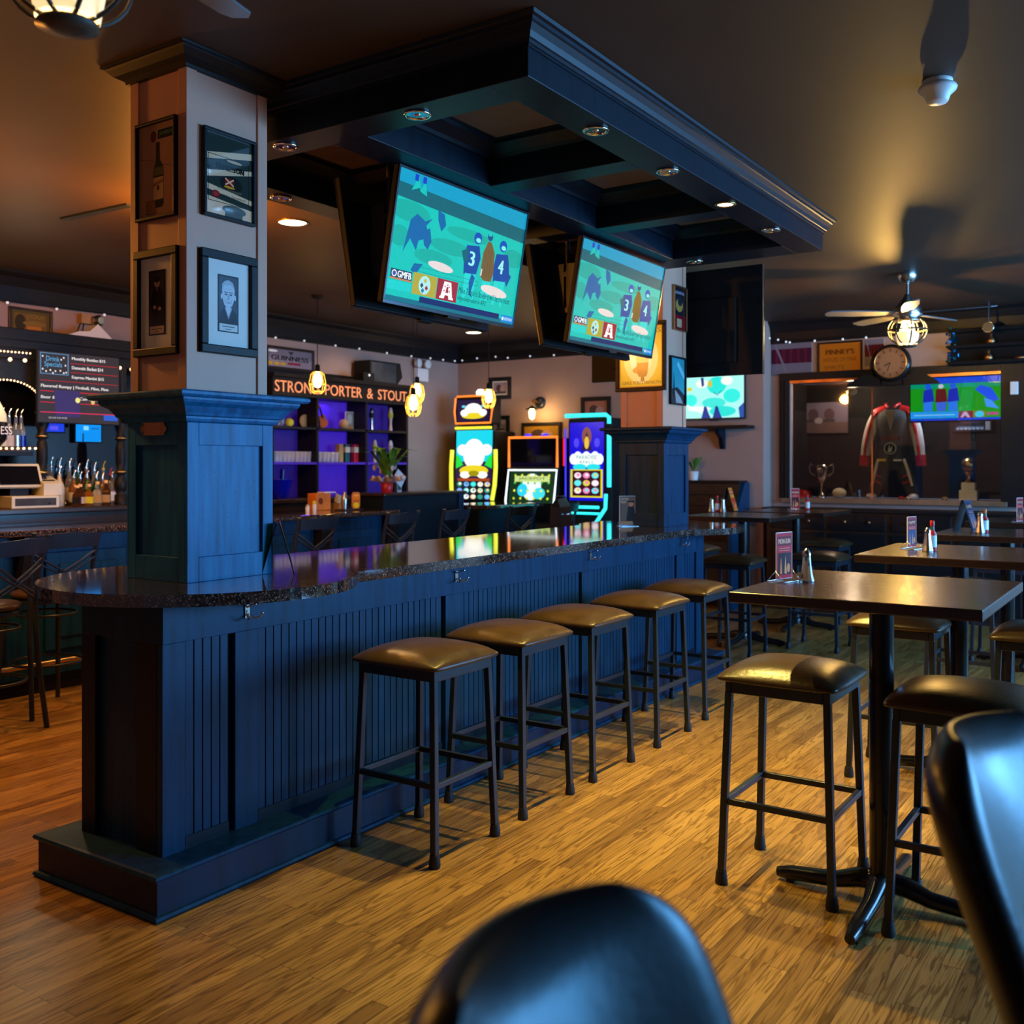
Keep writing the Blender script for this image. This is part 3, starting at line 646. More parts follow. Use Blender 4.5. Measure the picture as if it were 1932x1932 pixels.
for i, (x0, x1, yt, zt, yb, zb) in enumerate(TVS):
    h = math.hypot(zt-zb, yb-yt); an = math.atan2(yb-yt, zt-zb); w = x1-x0; cx = (x0+x1)/2
    make_tv(('nearer hanging television showing football players in turquoise light', 'farther hanging television showing the same turquoise football picture')[i], w, h, (cx, yb, zb), (an, 0, 0), game_art())
    # its twin, back to back, faces the service bar
    make_tv(('hanging television turned away, its black back left of the nearer lit screen', 'hanging television turned away, its black back left of the farther lit screen')[i], w, h, (cx, yb+.19, zb-.005), (an, 0, PI), None)
    m = thing('television_mount', ('black pole mount with brackets behind the nearer hanging television', 'black pole mount with brackets behind the farther hanging television')[i], 'mount', (x0+.17, yb+.095, CEIL-.012))
    b = MB().cyl((0, 0, 0), (0, 0, -.66), .018, n=14).lathe([(.05, 0), (.05, -.012), (.022, -.02)], n=18); b.build('pole', 'black_metal', m)
    z0 = zb-CEIL+.012+.20; b = MB()
    b.bx(-.03, .10, -.014, .014, z0+.22, z0+.25).bx(-.03, .10, -.014, .014, z0, z0+.03); b.bx(-.02, w-.24, -.01, .01, z0+.235, z0+.262).bx(-.02, w-.24, -.01, .01, z0+.01, z0+.037)
    b.build('rail', 'black_metal', m)
    for x in (-.03, .02, w-.34, w-.28):
        MB().bx(x, x+.02, -.094, -.012, z0-.05, z0+.30).bx(x, x+.02, .012, .094, z0-.05, z0+.30).build('bracket', 'black_metal', m)
    if i == 0:
        x = .02; b = MB()
        for s in (0, .05): b.lathe([(.006, -.004), (.006, .004)], (x-.03+s, -.04, z0+.28), 8, axis='Y')
        b.build('bolt', 'chrome', m)
        MB().tube([(.02, 0, -.60), (.03, .01, -.50), (.0, -.02, -.45), (-.05, .0, -.30)], .003, 6).build('cable', 'plastic_black', m)
# large television at the far end of the canopy, its back to us; a separate lit panel in the case stands for its reflection
big = make_tv('large black television seen from behind, right of the far pillar top', 1.44, .81, (7.22, 3.31, 2.20), (0, 0, PI/2), None)
for c in list(big.children):
    if c.name.startswith('screen'): bpy.data.objects.remove(c)
MB().bx(-.70, .70, -.002, .002, .02, .79).build('screen', 'black_glass', big)
bm_ = thing('television_mount', 'black bracket arm holding large television to the far pillar', 'mount', (7.09, 3.32, 2.55))
MB().bx(0, .082, -.10, .10, -.15, .15).build('arm_plate', 'black_metal', bm_)
# lit television on the far wall
a = Art(); a.rect(0, 0, 1, 1, S(150, 222, 214))
for cx, cy, rx, ry, c in ((.55, .75, .16, .2, S(20, 205, 195)), (.80, .5, .14, .16, S(30, 210, 200)), (.1, .42, .12, .14, S(40, 215, 205)), (.5, .35, .2, .12, S(50, 205, 195)), (.3, .8, .1, .1, S(220, 225, 215)), (.72, .85, .1, .1, S(215, 222, 215)), (.65, .15, .22, .12, S(20, 200, 192)), (.25, .22, .2, .06, S(210, 225, 220))): a.ell(cx, cy, rx, ry, c)
for x in (.36, .55): a.poly([(x-.07, 0), (x-.04, .14), (x-.02, .28), (x+.02, .26), (x+.05, .12), (x+.09, 0)], S(10, 40, 130))
a.poly([(.93, 0), (.91, .22), (1, .34), (1, 0)], S(10, 70, 150)); a.rect(.41, .72, .47, .86, S(190, 170, 30)); a.rect(.05, .64, .13, .72, S(200, 180, 40)); a.poly([(.28, .94), (.33, .94), (.34, .76), (.30, .72)], S(10, 60, 120))
a.line([(0, .34), (.3, .12)], .03, S(235, 235, 230)); a.line([(.5, .6), (.56, .52), (.62, .62)], .012, S(20, 80, 130))
p0, p1 = atX(1290, 708, XF-.05), atX(1406, 790, XF-.05)
make_tv('wall television with pale turquoise picture above the bracket shelf', p0.y-p1.y, p0.z-p1.z, (XF-.056, (p0.y+p1.y)/2, p1.z), (0, 0, -PI/2), a, 'bright_screen')
# ================================================================= framed pictures
def on_wall(pl, val, pl_, pt, pr, pb):                # pixel box read on a wall plane -> location, rotz, width, height
    f = atX if pl == 'X' else atY
    a, b = f(pl_, pt, val), f(pr, pb, val)
    w = abs(a.y-b.y) if pl == 'X' else abs(a.x-b.x)
    zt, zb = a.z, b.z
    return ((val, (a.y+b.y)/2, zb) if pl == 'X' else ((a.x+b.x)/2, val, zb)), (-PI/2 if pl == 'X' else 0.0), w, zt-zb
def framed(name, label, cat, pl, val, box, art, fw=.022, frame='black_wood', mat='gloss_print', depth=.022, zt=None, board=0.0, group=None):
    loc, rz, w, h = on_wall(pl, val, *box)
    t = thing(name, label, cat, loc, rz, group)
    b = MB().bx(-w/2, w/2, -depth, 0, 0, fw).bx(-w/2, w/2, -depth, 0, h-fw, h).bx(-w/2, -w/2+fw, -depth, 0, fw, h-fw).bx(w/2-fw, w/2, -depth, 0, fw, h-fw)
    b.build('frame', frame, t, bevel=min(.004, fw*.25))
    if board: MB().bx(-w/2+fw, w/2-fw, -.006, -.001, fw, h-fw).build('mat_board', 'mat_board', t)
    q = fw+board
    if art: art.build('picture', t, mat, (-w/2+q, -.007, q), (w-2*q, 0, 0), (0, 0, h-2*q), step=.0002)
    return t
PYS, PXS = PY0+.012+.006, PX0+.006+.006               # faces of the near pillar shaft (recessed field)
a = Art(); a.rect(0, 0, 1, 1, S(176, 130, 98)); a.rect(.52, .83, .98, .93, S(20, 50, 30)); a.text('JAMESON', .56, .855, .94, .905, S(120, 150, 110)); a.ell(.40, .87, .08, .06, S(84, 24, 24)); a.ell(.40, .87, .06, .045, S(110, 40, 36))
a.poly([(.47, .80), (.57, .80), (.58, .60), (.66, .54), (.68, .46), (.68, .12), (.64, .09), (.42, .09), (.39, .12), (.39, .46), (.42, .54), (.46, .60)], S(44, 52, 18)); a.poly([(.47, .80), (.57, .80), (.575, .68), (.465, .68)], S(52, 34, 16)); a.poly([(.43, .53), (.64, .53), (.67, .47), (.67, .44), (.40, .44)], S(96, 98, 30))
a.rect(.395, .18, .675, .42, S(196, 160, 116)); a.poly([(.40, .36), (.675, .40), (.675, .36), (.40, .32)], S(150, 110, 70)); a.rect(.50, .28, .56, .33, S(90, 40, 26)); a.rect(.22, .04, .44, .17, S(160, 100, 50)); a.frame(.20, .03, .46, .18, .02, S(120, 80, 40), .01); a.line([(0, .66), (.45, .60)], .006, S(120, 84, 60)); a.line([(.62, .55), (1, .50)], .006, S(120, 84, 60))
framed('framed_poster', 'framed poster of a green whiskey bottle and glass on near pillar', 'picture', 'X', PXS, (262, 240, 338, 406), a, .012)
a = Art(); a.rect(0, 0, 1, 1, S(34, 62, 74))
for pts in ([(0, .66), (1, .80), (1, .88), (0, .74)], [(0, .44), (1, .60), (1, .66), (0, .52)]): a.poly(pts, S(190, 214, 218))  # pale bands paint reflected windows into the mirror
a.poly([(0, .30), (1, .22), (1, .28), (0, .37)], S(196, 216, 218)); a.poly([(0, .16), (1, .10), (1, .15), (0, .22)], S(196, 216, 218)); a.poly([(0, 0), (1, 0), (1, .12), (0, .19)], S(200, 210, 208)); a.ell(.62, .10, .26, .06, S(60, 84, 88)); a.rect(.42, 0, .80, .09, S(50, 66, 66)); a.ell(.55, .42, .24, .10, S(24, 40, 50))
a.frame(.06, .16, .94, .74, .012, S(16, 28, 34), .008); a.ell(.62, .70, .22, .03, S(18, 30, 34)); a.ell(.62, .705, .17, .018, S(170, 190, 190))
for k, ch in enumerate('JAMESON'): a.text(ch, .20+.092*k, .575-.0*k, .27+.092*k, .645, S(6, 9, 10), bold=.01)
a.poly([(.42, .40), (.60, .40), (.60, .48), (.42, .48)], S(140, 24, 30)); a.line([(.42, .40), (.60, .48)], .02, S(210, 215, 215)); a.line([(.42, .48), (.60, .40)], .02, S(210, 215, 215)); a.ell(.51, .375, .12, .015, S(190, 170, 50)); a.ell(.22, .255, .085, .045, S(120, 20, 36)); a.ell(.22, .255, .06, .03, S(150, 60, 70)); a.text('John Jameson', .33, .235, .85, .28, S(30, 30, 34), skew=.02); a.text('IRISH WHISKEY', .25, .32, .78, .345, S(120, 140, 140))
framed('framed_bar_mirror', 'framed whiskey mirror with lettering and crest on near pillar', 'mirror', 'Y', PYS, (379, 236, 477, 430), a, .014, mat='mirror_art')
a = Art(); a.rect(0, 0, 1, 1, S(30, 26, 24)); a.rect(.08, .14, .92, .97, S(58, 46, 40)); a.ell(.5, .80, .16, .075, S(170, 140, 120)); a.ell(.5, .86, .19, .05, S(34, 26, 22)); a.poly([(.36, .74), (.64, .74), (.80, .66), (.92, .45), (.78, .36), (.22, .36), (.12, .48), (.22, .67)], S(28, 24, 26)); a.ell(.36, .43, .10, .03, S(180, 140, 120)); a.ell(.66, .40, .10, .03, S(180, 140, 120)); a.poly([(.44, .73), (.56, .73), (.50, .66)], S(120, 100, 90))
a.poly([(.24, .36), (.78, .36), (.84, .15), (.18, .15)], S(44, 36, 34)); a.rect(.08, .02, .92, .135, S(206, 176, 142)); a.line([(.2, .09), (.8, .09)], .012, S(90, 66, 50)); a.line([(.38, .05), (.6, .05)], .012, S(90, 66, 50))
for x, y in ((.46, .805), (.54, .805)): a.ell(x, y, .02, .008, S(40, 30, 28))
a.line([(.46, .765), (.54, .765)], .008, S(90, 50, 44))
framed('framed_portrait', 'framed old photograph of a seated woman in dark dress, near pillar', 'picture', 'X', PXS, (259, 478, 341, 668), a, .032, board=.05)
a = Art(); a.rect(0, 0, 1, 1, S(30, 32, 38)); a.rect(.06, .16, .94, .97, S(66, 72, 84)); sk = S(206, 210, 214); sh = S(110, 116, 124)
a.poly([(.0+.06, .16), (.10, .34), (.30, .42), (.70, .42), (.90, .33), (.94, .16)], S(40, 44, 54)); a.poly([(.34, .44), (.66, .44), (.60, .34), (.50, .24), (.42, .34)], sk); a.ell(.5, .66, .30, .22, sk); a.poly([(.22, .62), (.78, .62), (.70, .48), (.56, .43), (.44, .43), (.30, .48)], sk)
a.poly([(.18, .70), (.20, .84), (.34, .90), (.52, .92), (.72, .88), (.82, .76), (.80, .68), (.74, .80), (.60, .84), (.44, .82), (.28, .82), (.22, .70)], S(178, 184, 190)); a.ell(.17, .62, .04, .05, sk); a.ell(.83, .62, .04, .05, sk)
for x in (.38, .62): a.ell(x, .665, .075, .018, S(150, 154, 160)); a.ell(x, .66, .035, .013, S(40, 44, 50)); a.line([(x-.10, .705), (x+.10, .70)], .016, sh)
a.poly([(.47, .68), (.53, .68), (.56, .575), (.50, .56), (.44, .575)], S(172, 178, 184)); a.line([(.40, .52), (.60, .52)], .012, sh); a.line([(.34, .58), (.37, .52)], .01, sh); a.line([(.66, .58), (.63, .52)], .01, sh); a.line([(.32, .76), (.68, .76)], .006, S(160, 164, 170)); a.line([(.34, .42), (.5, .24), (.66, .42)], .03, S(150, 156, 164))
a.rect(.06, .02, .94, .145, S(214, 212, 206)); a.line([(.2, .10), (.8, .10)], .014, S(70, 70, 70)); a.line([(.34, .055), (.64, .055)], .012, S(110, 110, 110))
framed('framed_portrait', 'framed ink portrait of a grey haired man, open collar, near pillar', 'picture', 'Y', PYS, (374, 466, 480, 676), a, .034, board=.055)
pq = atX(292, 795, PX0); t = thing('brass_plaque', 'small engraved copper plaque below near pillar ledge', 'plaque', (PX0, pq.y, pq.z-.052), -PI/2)
b = MB(); W_, H_ = .155, .046; o = [(-W_/2+.012, 0), (W_/2-.012, 0), (W_/2-.012, .010), (W_/2, .018), (W_/2, H_-.018), (W_/2-.012, H_-.010), (W_/2-.012, H_), (-W_/2+.012, H_), (-W_/2+.012, H_-.010), (-W_/2, H_-.018), (-W_/2, .018), (-W_/2+.012, .010)]
b.prism([(x, 0, z) for x, z in o], (0, -.005, 0)); b.build('plate', 'copper', t); MB().tube([(x, -.006, z) for x, z in o], .0022, 6, True).build('rim', 'brass', t)
word('PLEASE DO NOT LEAN', 'engraving', t, 'brass', (-.058, -.005, .026), (.116, 0, 0), (0, 0, .010), .0012); word('ON THE BAR', 'engraving', t, 'brass', (-.045, -.005, .009), (.09, 0, 0), (0, 0, .010), .0012)
# pictures on the far pillar
FXS, FYS = 6.67+.006+.006, PY0+.018
a = Art(); a.rect(0, 0, 1, 1, S(236, 190, 30)); a.ell(.5, .48, .40, .42, S(250, 236, 150)); a.ell(.5, .5, .26, .30, S(255, 250, 210)); a.text('GUINNESS', .06, .88, .96, .965, S(150, 100, 10), bold=.006)
a.poly([(.40, .42), (.68, .42), (.66, .22), (.62, .17), (.46, .17), (.42, .22)], S(34, 22, 18)); a.poly([(.38, .50), (.70, .50), (.68, .40), (.40, .40)], S(226, 200, 120)); a.poly([(.30, .28), (.42, .36), (.42, .22), (.34, .24)], S(190, 96, 30)); a.rect(.5, .10, .58, .18, S(60, 30, 16)); a.text('GIVES YOU STRENGTH', .07, .045, .95, .10, S(96, 58, 10), bold=.003); a.frame(0, 0, 1, 1, .03, S(220, 120, 20), .02); a.poly([(.3, .62), (.7, .62), (.62, .86), (.38, .86)], S(210, 130, 60))
framed('lit_poster', 'glowing yellow stout poster in dark frame on the far pillar', 'poster', 'X', FXS, (1163, 612, 1258, 736), a, .03, mat='lit_poster')
a = Art(); a.rect(0, 0, 1, 1, S(38, 30, 34)); a.rect(0, 0, 1, .34, S(130, 16, 30)); a.rect(.3, .06, .7, .26, S(190, 150, 110)); a.ell(.5, .58, .3, .16, S(176, 130, 60)); a.ell(.55, .68, .2, .12, S(40, 40, 50)); a.text('LAGUNITAS', .1, .84, .9, .91, S(200, 180, 200))
framed('framed_poster', 'narrow red and black poster in copper frame, far pillar upper right face', 'picture', 'Y', FYS, (1268, 536, 1292, 628), a, .010, 'copper')
a = Art(); a.rect(0, 0, 1, 1, S(60, 150, 158)); a.poly([(0, 0), (1, 0), (1, .2), (.5, .36), (0, .30)], S(40, 44, 52)); a.poly([(.16, .1), (.24, .72), (.32, .1)], S(24, 30, 38)); a.line([(.5, .9), (1, .6)], .12, S(140, 196, 200)); a.poly([(.3, .3), (.7, .14), (.9, 0), (.4, 0)], S(150, 150, 150))
framed('framed_print', 'tall turquoise seascape print in black frame, far pillar lower right face', 'picture', 'Y', FYS, (1262, 670, 1291, 766), a, .014)
# ================================================================= ceiling fans with caged light
def make_fan(label, x, y, zb, zg, turn, n=5):
    t = thing('ceiling_fan', label, 'ceiling fan', (x, y, CEIL), turn)
    MB().lathe([(.075, 0), (.078, -.03), (.05, -.075), (.03, -.085)], n=24).build('canopy_cup', 'steel', t)
    zb -= CEIL; zg -= CEIL
    MB().cyl((0, 0, -.08), (0, 0, zb+.12), .013, n=12).build('downrod', 'steel', t)
    MB().lathe([(.02, zb+.15), (.035, zb+.12), (.075, zb+.07), (.11, zb+.04), (.115, zb-.02), (.09, zb-.05), (.10, zb-.06), (.10, zb-.075), (.05, zb-.08)], n=28).build('motor_housing', 'steel', t)
    for k in range(n):
        a = 2*PI*k/n; R_ = Matrix.Rotation(a, 3, 'Z'); pts = [(.10, -.035), (.20, -.055), (.45, -.07), (.64, -.06), (.67, -.03), (.67, .03), (.64, .05), (.45, .06), (.20, .05), (.10, .03)]
        vs = [R_ @ Vector((r, s, zb-.01+.18*s)) for r, s in pts]
        MB().prism(vs, (0, 0, .008)).build('blade', 'blade_grey', t)
    c = MB(); r = .155
    for k in range(4):
        a = PI/4*k+.3; d = Vector((math.cos(a), math.sin(a), 0))
        c.tube([Vector((0, 0, zg))+d*(r*math.cos(u))+Vector((0, 0, r*.82*math.sin(u))) for u in [2*PI*i/28 for i in range(28)]], .006, 6, True)
    c.tube([(r*math.cos(u), r*math.sin(u), zg) for u in [2*PI*i/32 for i in range(32)]], .007, 6, True); c.lathe([(.07, zg-r*.80), (.075, zg-r*.86), (.03, zg-r*.92), (0, zg-r*.92)], n=20); c.lathe([(.06, zg+r*.80), (.07, zg+r*.86), (.05, zb-.07)], n=20)
    c.build('light_cage', 'cage_bronze', t)
    for k in range(2): MB().lathe([(0, -.06), (.024, -.05), (.032, -.02), (.02, .02), (.012, .035)], (.045*(1 if k else -1), 0, zg+.03), 14).build('bulb', 'bulb_soft', t)
    MB().lathe([(.075, zg-.115), (.09, zg-.03), (.06, zg-.005)], n=20, cap=False).build('glass_shade', 'lamp_shade', t)
    return t
f2 = atZ(1712, 515, CEIL); f1 = (1.44, 2.27)
make_fan('black ceiling fan with lit round cage light in front of the display case', f2.x, f2.y, 2.775, 2.63, .904)
make_fan('ceiling fan whose lit cage light just shows at top left of photo', f1[0], f1[1], 2.90, 2.725, .2)
q = atZ(1769, 152, CEIL); t = thing('smoke_detector', 'white smoke detector on the dark ceiling, upper right', 'smoke detector', (q.x, q.y, CEIL))
MB().lathe([(.058, 0), (.06, -.014), (.052, -.018), (.07, -.022), (.076, -.032), (.072, -.042), (.05, -.062), (.042, -.085), (.036, -.092), (0, -.093)], n=32).build('housing', 'white', t)
MB().lathe([(.0435, -.066), (.044, -.072), (.0435, -.078)], n=32).build('vent_slot', 'plastic_black', t)
# long dark strip on the ceiling, seen left of the near pillar
q0, q1 = atZ(120, 412, CEIL), atZ(245, 385, CEIL)
t = thing('ceiling_strip', 'slim dark strip on the orange lit ceiling left of the near pillar', 'vent', ((q0.x+q1.x)/2, (q0.y+q1.y)/2, CEIL)); MB().bar(tuple(Vector(q0[:])-Vector(t.location)+Vector((0,0,-.006))), tuple(Vector(q1[:])-Vector(t.location)+Vector((0,0,-.006))), .05, .011).build('dark_strip', 'black_metal', t)
# ================================================================= things on the tables and bar
def shaker(label, x, y, z, k=1.0, group=None, mat='steel'):
    t = thing('salt_shaker', label, 'shaker', (x, y, z), group=group)
    MB().lathe([(.026*k, 0), (.027*k, .006*k), (.021*k, .03*k), (.016*k, .065*k), (.0135*k, .092*k)], n=12, sm=False).build('body', mat, t)
    MB().lathe([(.0145*k, .092*k), (.015*k, .10*k), (.011*k, .112*k), (.004*k, .12*k), (0, .121*k)], n=16).build('cap', 'chrome', t)
    return t
def sauce(label, x, y, z, cap='red'):
    t = thing('sauce_bottle', label, 'bottle', (x, y, z))
    MB().lathe([(.020, 0), (.021, .004), (.021, .085), (.010, .105), (.008, .125)], n=16).build('glass_body', 'red', t)
    MB().lathe([(.0215, .02), (.0215, .078)], n=16).build('paper_label', 'white', t)
    MB().lathe([(.0095, .122), (.0105, .125), (.0105, .148), (.009, .15), (0, .15)], n=14).build('cap', cap, t); MB().lathe([(.0102, .105), (.0095, .121)], n=14).build('neck_band', 'teal', t)
    return t
def card_art(bg, top, txt='MONDAY', pic=None):
    a = Art(); a.rect(0, 0, 1, 1, bg); a.rect(.06, .72, .94, .92, top); a.text(txt, .12, .76, .88, .87, S(240, 232, 226), bold=.01)
    for y in (.66, .61): a.line([(.16, y), (.84, y)], .012, S(230, 210, 210))
    a.rect(.08, .08, .92, .56, pic or S(60, 24, 34)); a.poly([(.2, .1), (.28, .48), (.36, .1)], S(220, 170, 120)); a.poly([(.5, .1), (.55, .5), (.66, .1)], S(230, 200, 170)); a.ell(.76, .22, .1, .1, S(230, 190, 120)); return a
def stand_card(label, x, y, z, rz, w, h, art, acrylic=True):
    t = thing('table_sign', label, 'sign', (x, y, z), rz)
    art.build('card', t, 'card', (-w/2, -.002, .012), (w, 0, 0), (0, 0, h), step=.00015); MB().bx(-w/2-.002, w/2+.002, -.0015, .0015, .010, h+.014).build('holder', 'white', t)
    b = MB()
    for s in (-1, 1):
        e = s*(w/2+.003); b.tube([(e, -.036, .003), (e, 0, .040), (e, .036, .003)], .0022, 6, True)
    for q in (-.036, .036): b.tube([(-w/2-.003, q, .003), (w/2+.003, q, .003)], .0022, 6)
    b.build('acrylic_foot', 'chrome', t); return t
def tent(label, x, y, z, rz, h=.24, art=None, mat='black_metal', w=.15):
    t = thing('tent_sign', label, 'sign', (x, y, z), rz); s = h*.30
    MB().bar((0, -s, 0), (0, -.003, h), .004, w, up=(0, 1, 0)).build('leaf', mat, t) if False else None
    for k in (-1, 1):
        b = MB(); b.add([(-w/2, k*s, 0), (w/2, k*s, 0), (w/2, k*.004, h), (-w/2, k*.004, h), (-w/2, k*s+k*.004, 0), (w/2, k*s+k*.004, 0), (w/2, k*.008, h), (-w/2, k*.008, h)], [(0, 1, 2, 3), (7, 6, 5, 4), (0, 4, 5, 1), (1, 5, 6, 2), (2, 6, 7, 3), (3, 7, 4, 0)])
        b.build('leaf', mat, t)
    if art: art.build('card', t, 'card', (-w/2+.006, -s-.006, .006), (w-.012, 0, 0), (0, s-.004, h-.012), step=.0003)
    return t
RED, DRED = S(190, 40, 66), S(110, 14, 40)
def tp(px, py, z=TZ): q = atZ(px, py, z); return q.x, q.y
x, y = tp(1479, 1097); stand_card('red drinks sign in clear holder on the nearest high table', x, y, TZ, math.radians(-14), .10, .165, card_art(RED, DRED, 'MON-SUN'))
x, y = tp(1522, 1099); shaker('tall clear salt shaker on the nearest high table', x, y, TZ, 1.02, mat='glass')
x, y = tp(1720, 1036); stand_card('narrow red and blue sign on the second high table', x, y, TZ, math.radians(-16), .085, .15, card_art(S(180, 50, 90), DRED, 'HAPPY', S(30, 90, 190)))
x, y = tp(1750, 1041); shaker('steel shaker beside red capped sauce on second high table', x, y, TZ, 1.0); sauce('red capped hot sauce bottle on the second high table', x+.05, y-.012, TZ)
x, y = tp(1822, 1002); tent('dark tent card with blue printed face on the third high table', x, y, TZ, math.radians(-12), .20, card_art(S(40, 60, 160), S(20, 30, 80), 'LIVE', S(90, 120, 200)), w=.11)
x, y = tp(1849, 1006); shaker('steel shaker on the third high table, beside tent card', x, y, TZ, 1.15); sauce('hot sauce bottle with orange cap on the third high table', x+.055, y-.02, TZ, 'orange')
x, y = tp(1343, 966); shaker('left steel shaker of two on table beyond far pillar', x, y, TZ, 1.1); shaker('right steel shaker of two on table beyond far pillar', x+.02, y-.10, TZ, 1.1); sauce('green necked sauce bottle between two shakers beyond far pillar', x+.03, y-.04, TZ)
x, y = tp(1375, 964); tent('tent card with red and yellow edge on table beyond far pillar', x, y, TZ, math.radians(2), .22, card_art(S(210, 180, 30), S(200, 30, 50), 'PINTS', S(200, 40, 60)), w=.11)
x, y = tp(1500, 962); stand_card('small red sign on the back table near the display case', x, y, TZ, math.radians(-24), .11, .19, card_art(RED, DRED, 'MON')); sauce('hot sauce bottle beside red sign on the back table', x+.03, y-.11, TZ)
x, y = tp(1924, 986); stand_card('pink edged sign on farthest right high table', x, y, TZ, math.radians(-20), .085, .17, card_art(S(200, 60, 100), DRED, 'MON'))
x, y = tp(1186, 993, CT); a = Art(); a.rect(0, 0, 1, 1, S(92, 88, 90)); a.poly([(.35, .1), (.45, .6), (.6, .75), (.8, .6), (.9, .1)], S(26, 26, 32)); a.ell(.62, .72, .13, .09, S(170, 120, 100)); a.rect(.45, .78, .82, .84, S(24, 22, 24)); a.text('LIVE MUSIC', .06, .86, .5, .94, S(210, 206, 204)); a.text('FRIDAY', .06, .76, .38, .83, S(210, 206, 204)); a.rect(.02, .02, .7, .12, S(150, 130, 110))
stand_card('grey poster card of a man in a hat on the far bar end', x, y, CT, math.radians(-34), .15, .21, a)
x, y = tp(1201, 992, CT); sauce('white labelled sauce bottle between two cards on the far bar end', x, y, CT, 'orange')
x, y = tp(1226, 990, CT); a = Art(); a.rect(0, 0, 1, 1, S(232, 96, 24)); a.rect(.08, .06, .92, .94, S(150, 40, 14)); a.text('MON-FRI', .14, .74, .86, .86, S(246, 226, 200), bold=.008); a.line([(.14, .68), (.86, .68)], .02, S(240, 200, 160))
for k in range(4): a.poly([(.18+.17*k, .12), (.24+.17*k, .56-.05*(k % 2)), (.31+.17*k, .12)], (S(236, 190, 130), S(214, 130, 60))[k % 2])
a.rect(.06, .04, .5, .2, S(236, 206, 160))
stand_card('orange drinks card on the far bar end beside the pillar', x, y, CT, math.radians(-34), .12, .17, a)
x, y = tp(527, 1084, CT); tent('black tent sign seen edge on, beside the near pillar', x+.05, y+.06, CT, math.radians(46), .21, None, 'gloss_black', w=.14)
# ================================================================= tall upholstered chairs in the foreground
def padded_chair(label, x, y, rz):
    t = thing('upholstered_bar_chair', label, 'chair', (x, y, 0), rz)
    n, m_ = 16, 14; vs = []; fs = []; w, z0, z1 = .25, .62, 1.115
    def P_(u, v, side):                                   # u across, v up; rounded shoulders, reclined, slightly wrapped
        z = z0+(z1-z0)*v
        hw = w*(1.0 if v < .60 else max(0.0, 1-((v-.60)/.43)**3.2)**.40)
        hw = max(hw, .10)*(1-.06*(1-v))
        xx = u*hw; ed = 1-abs(u)**5; et = (1-max(0, (v-.75)/.25)**3)
        th = .014+.034*max(ed, 0)**.5*max(et, .0)**.5
        yy = -.03+.185*v-.10*(u*u)*.55
        return Vector((xx, yy+side*th, z))
    idx = {}
    for s in (-1, 1):
        for j in range(m_+1):
            for i in range(n+1): idx[(s, i, j)] = len(vs); vs.append(P_(2*i/n-1, j/m_, s))
    for j in range(m_):
        for i in range(n):
            a, b, c, d = [(i, j), (i+1, j), (i+1, j+1), (i, j+1)]
            fs.append(tuple(idx[(-1,)+q] for q in (a, b, c, d))); fs.append(tuple(idx[(1,)+q] for q in (d, c, b, a)))
        for i in (0, n): q = [idx[(-1, i, j)], idx[(-1, i, j+1)], idx[(1, i, j+1)], idx[(1, i, j)]]; fs.append(tuple(q if i == 0 else q[::-1]))
    for i in range(n):
        for j in (0, m_): q = [idx[(-1, i, j)], idx[(-1, i+1, j)], idx[(1, i+1, j)], idx[(1, i, j)]]; fs.append(tuple(q if j == m_ else q[::-1]))
    MB().add(vs, fs, 0, True).build('backrest', 'dark_leather', t, sub=2)
    s = MB(); s.bx(-.22, .22, -.40, .03, .66, .745); s.build('seat', 'dark_leather', t, bevel=.035, seg=4)
    MB().bx(-.205, .205, -.38, .02, .62, .66).build('seat_frame', 'black_wood', t)
    for a in (-1, 1):
        MB().bar((a*.19, -.37, 0), (a*.185, -.35, .62), .035).build('leg', 'black_wood', t); MB().bar((a*.19, .06, 0), (a*.185, .0, .62), .035).build('leg', 'black_wood', t)
        MB().bar((a*.19, -.36, .25), (a*.19, .04, .25), .022).build('stretcher', 'black_wood', t)
    MB().bar((-.19, -.362, .28), (.19, -.362, .28), .022).build('stretcher', 'black_wood', t)
    return t
padded_chair('black upholstered chair back in bottom foreground, blue sheen, blurred', .745, .36, 0)
padded_chair('black upholstered chair back at right foreground edge, blue sheen', 1.715, .15, -.2)
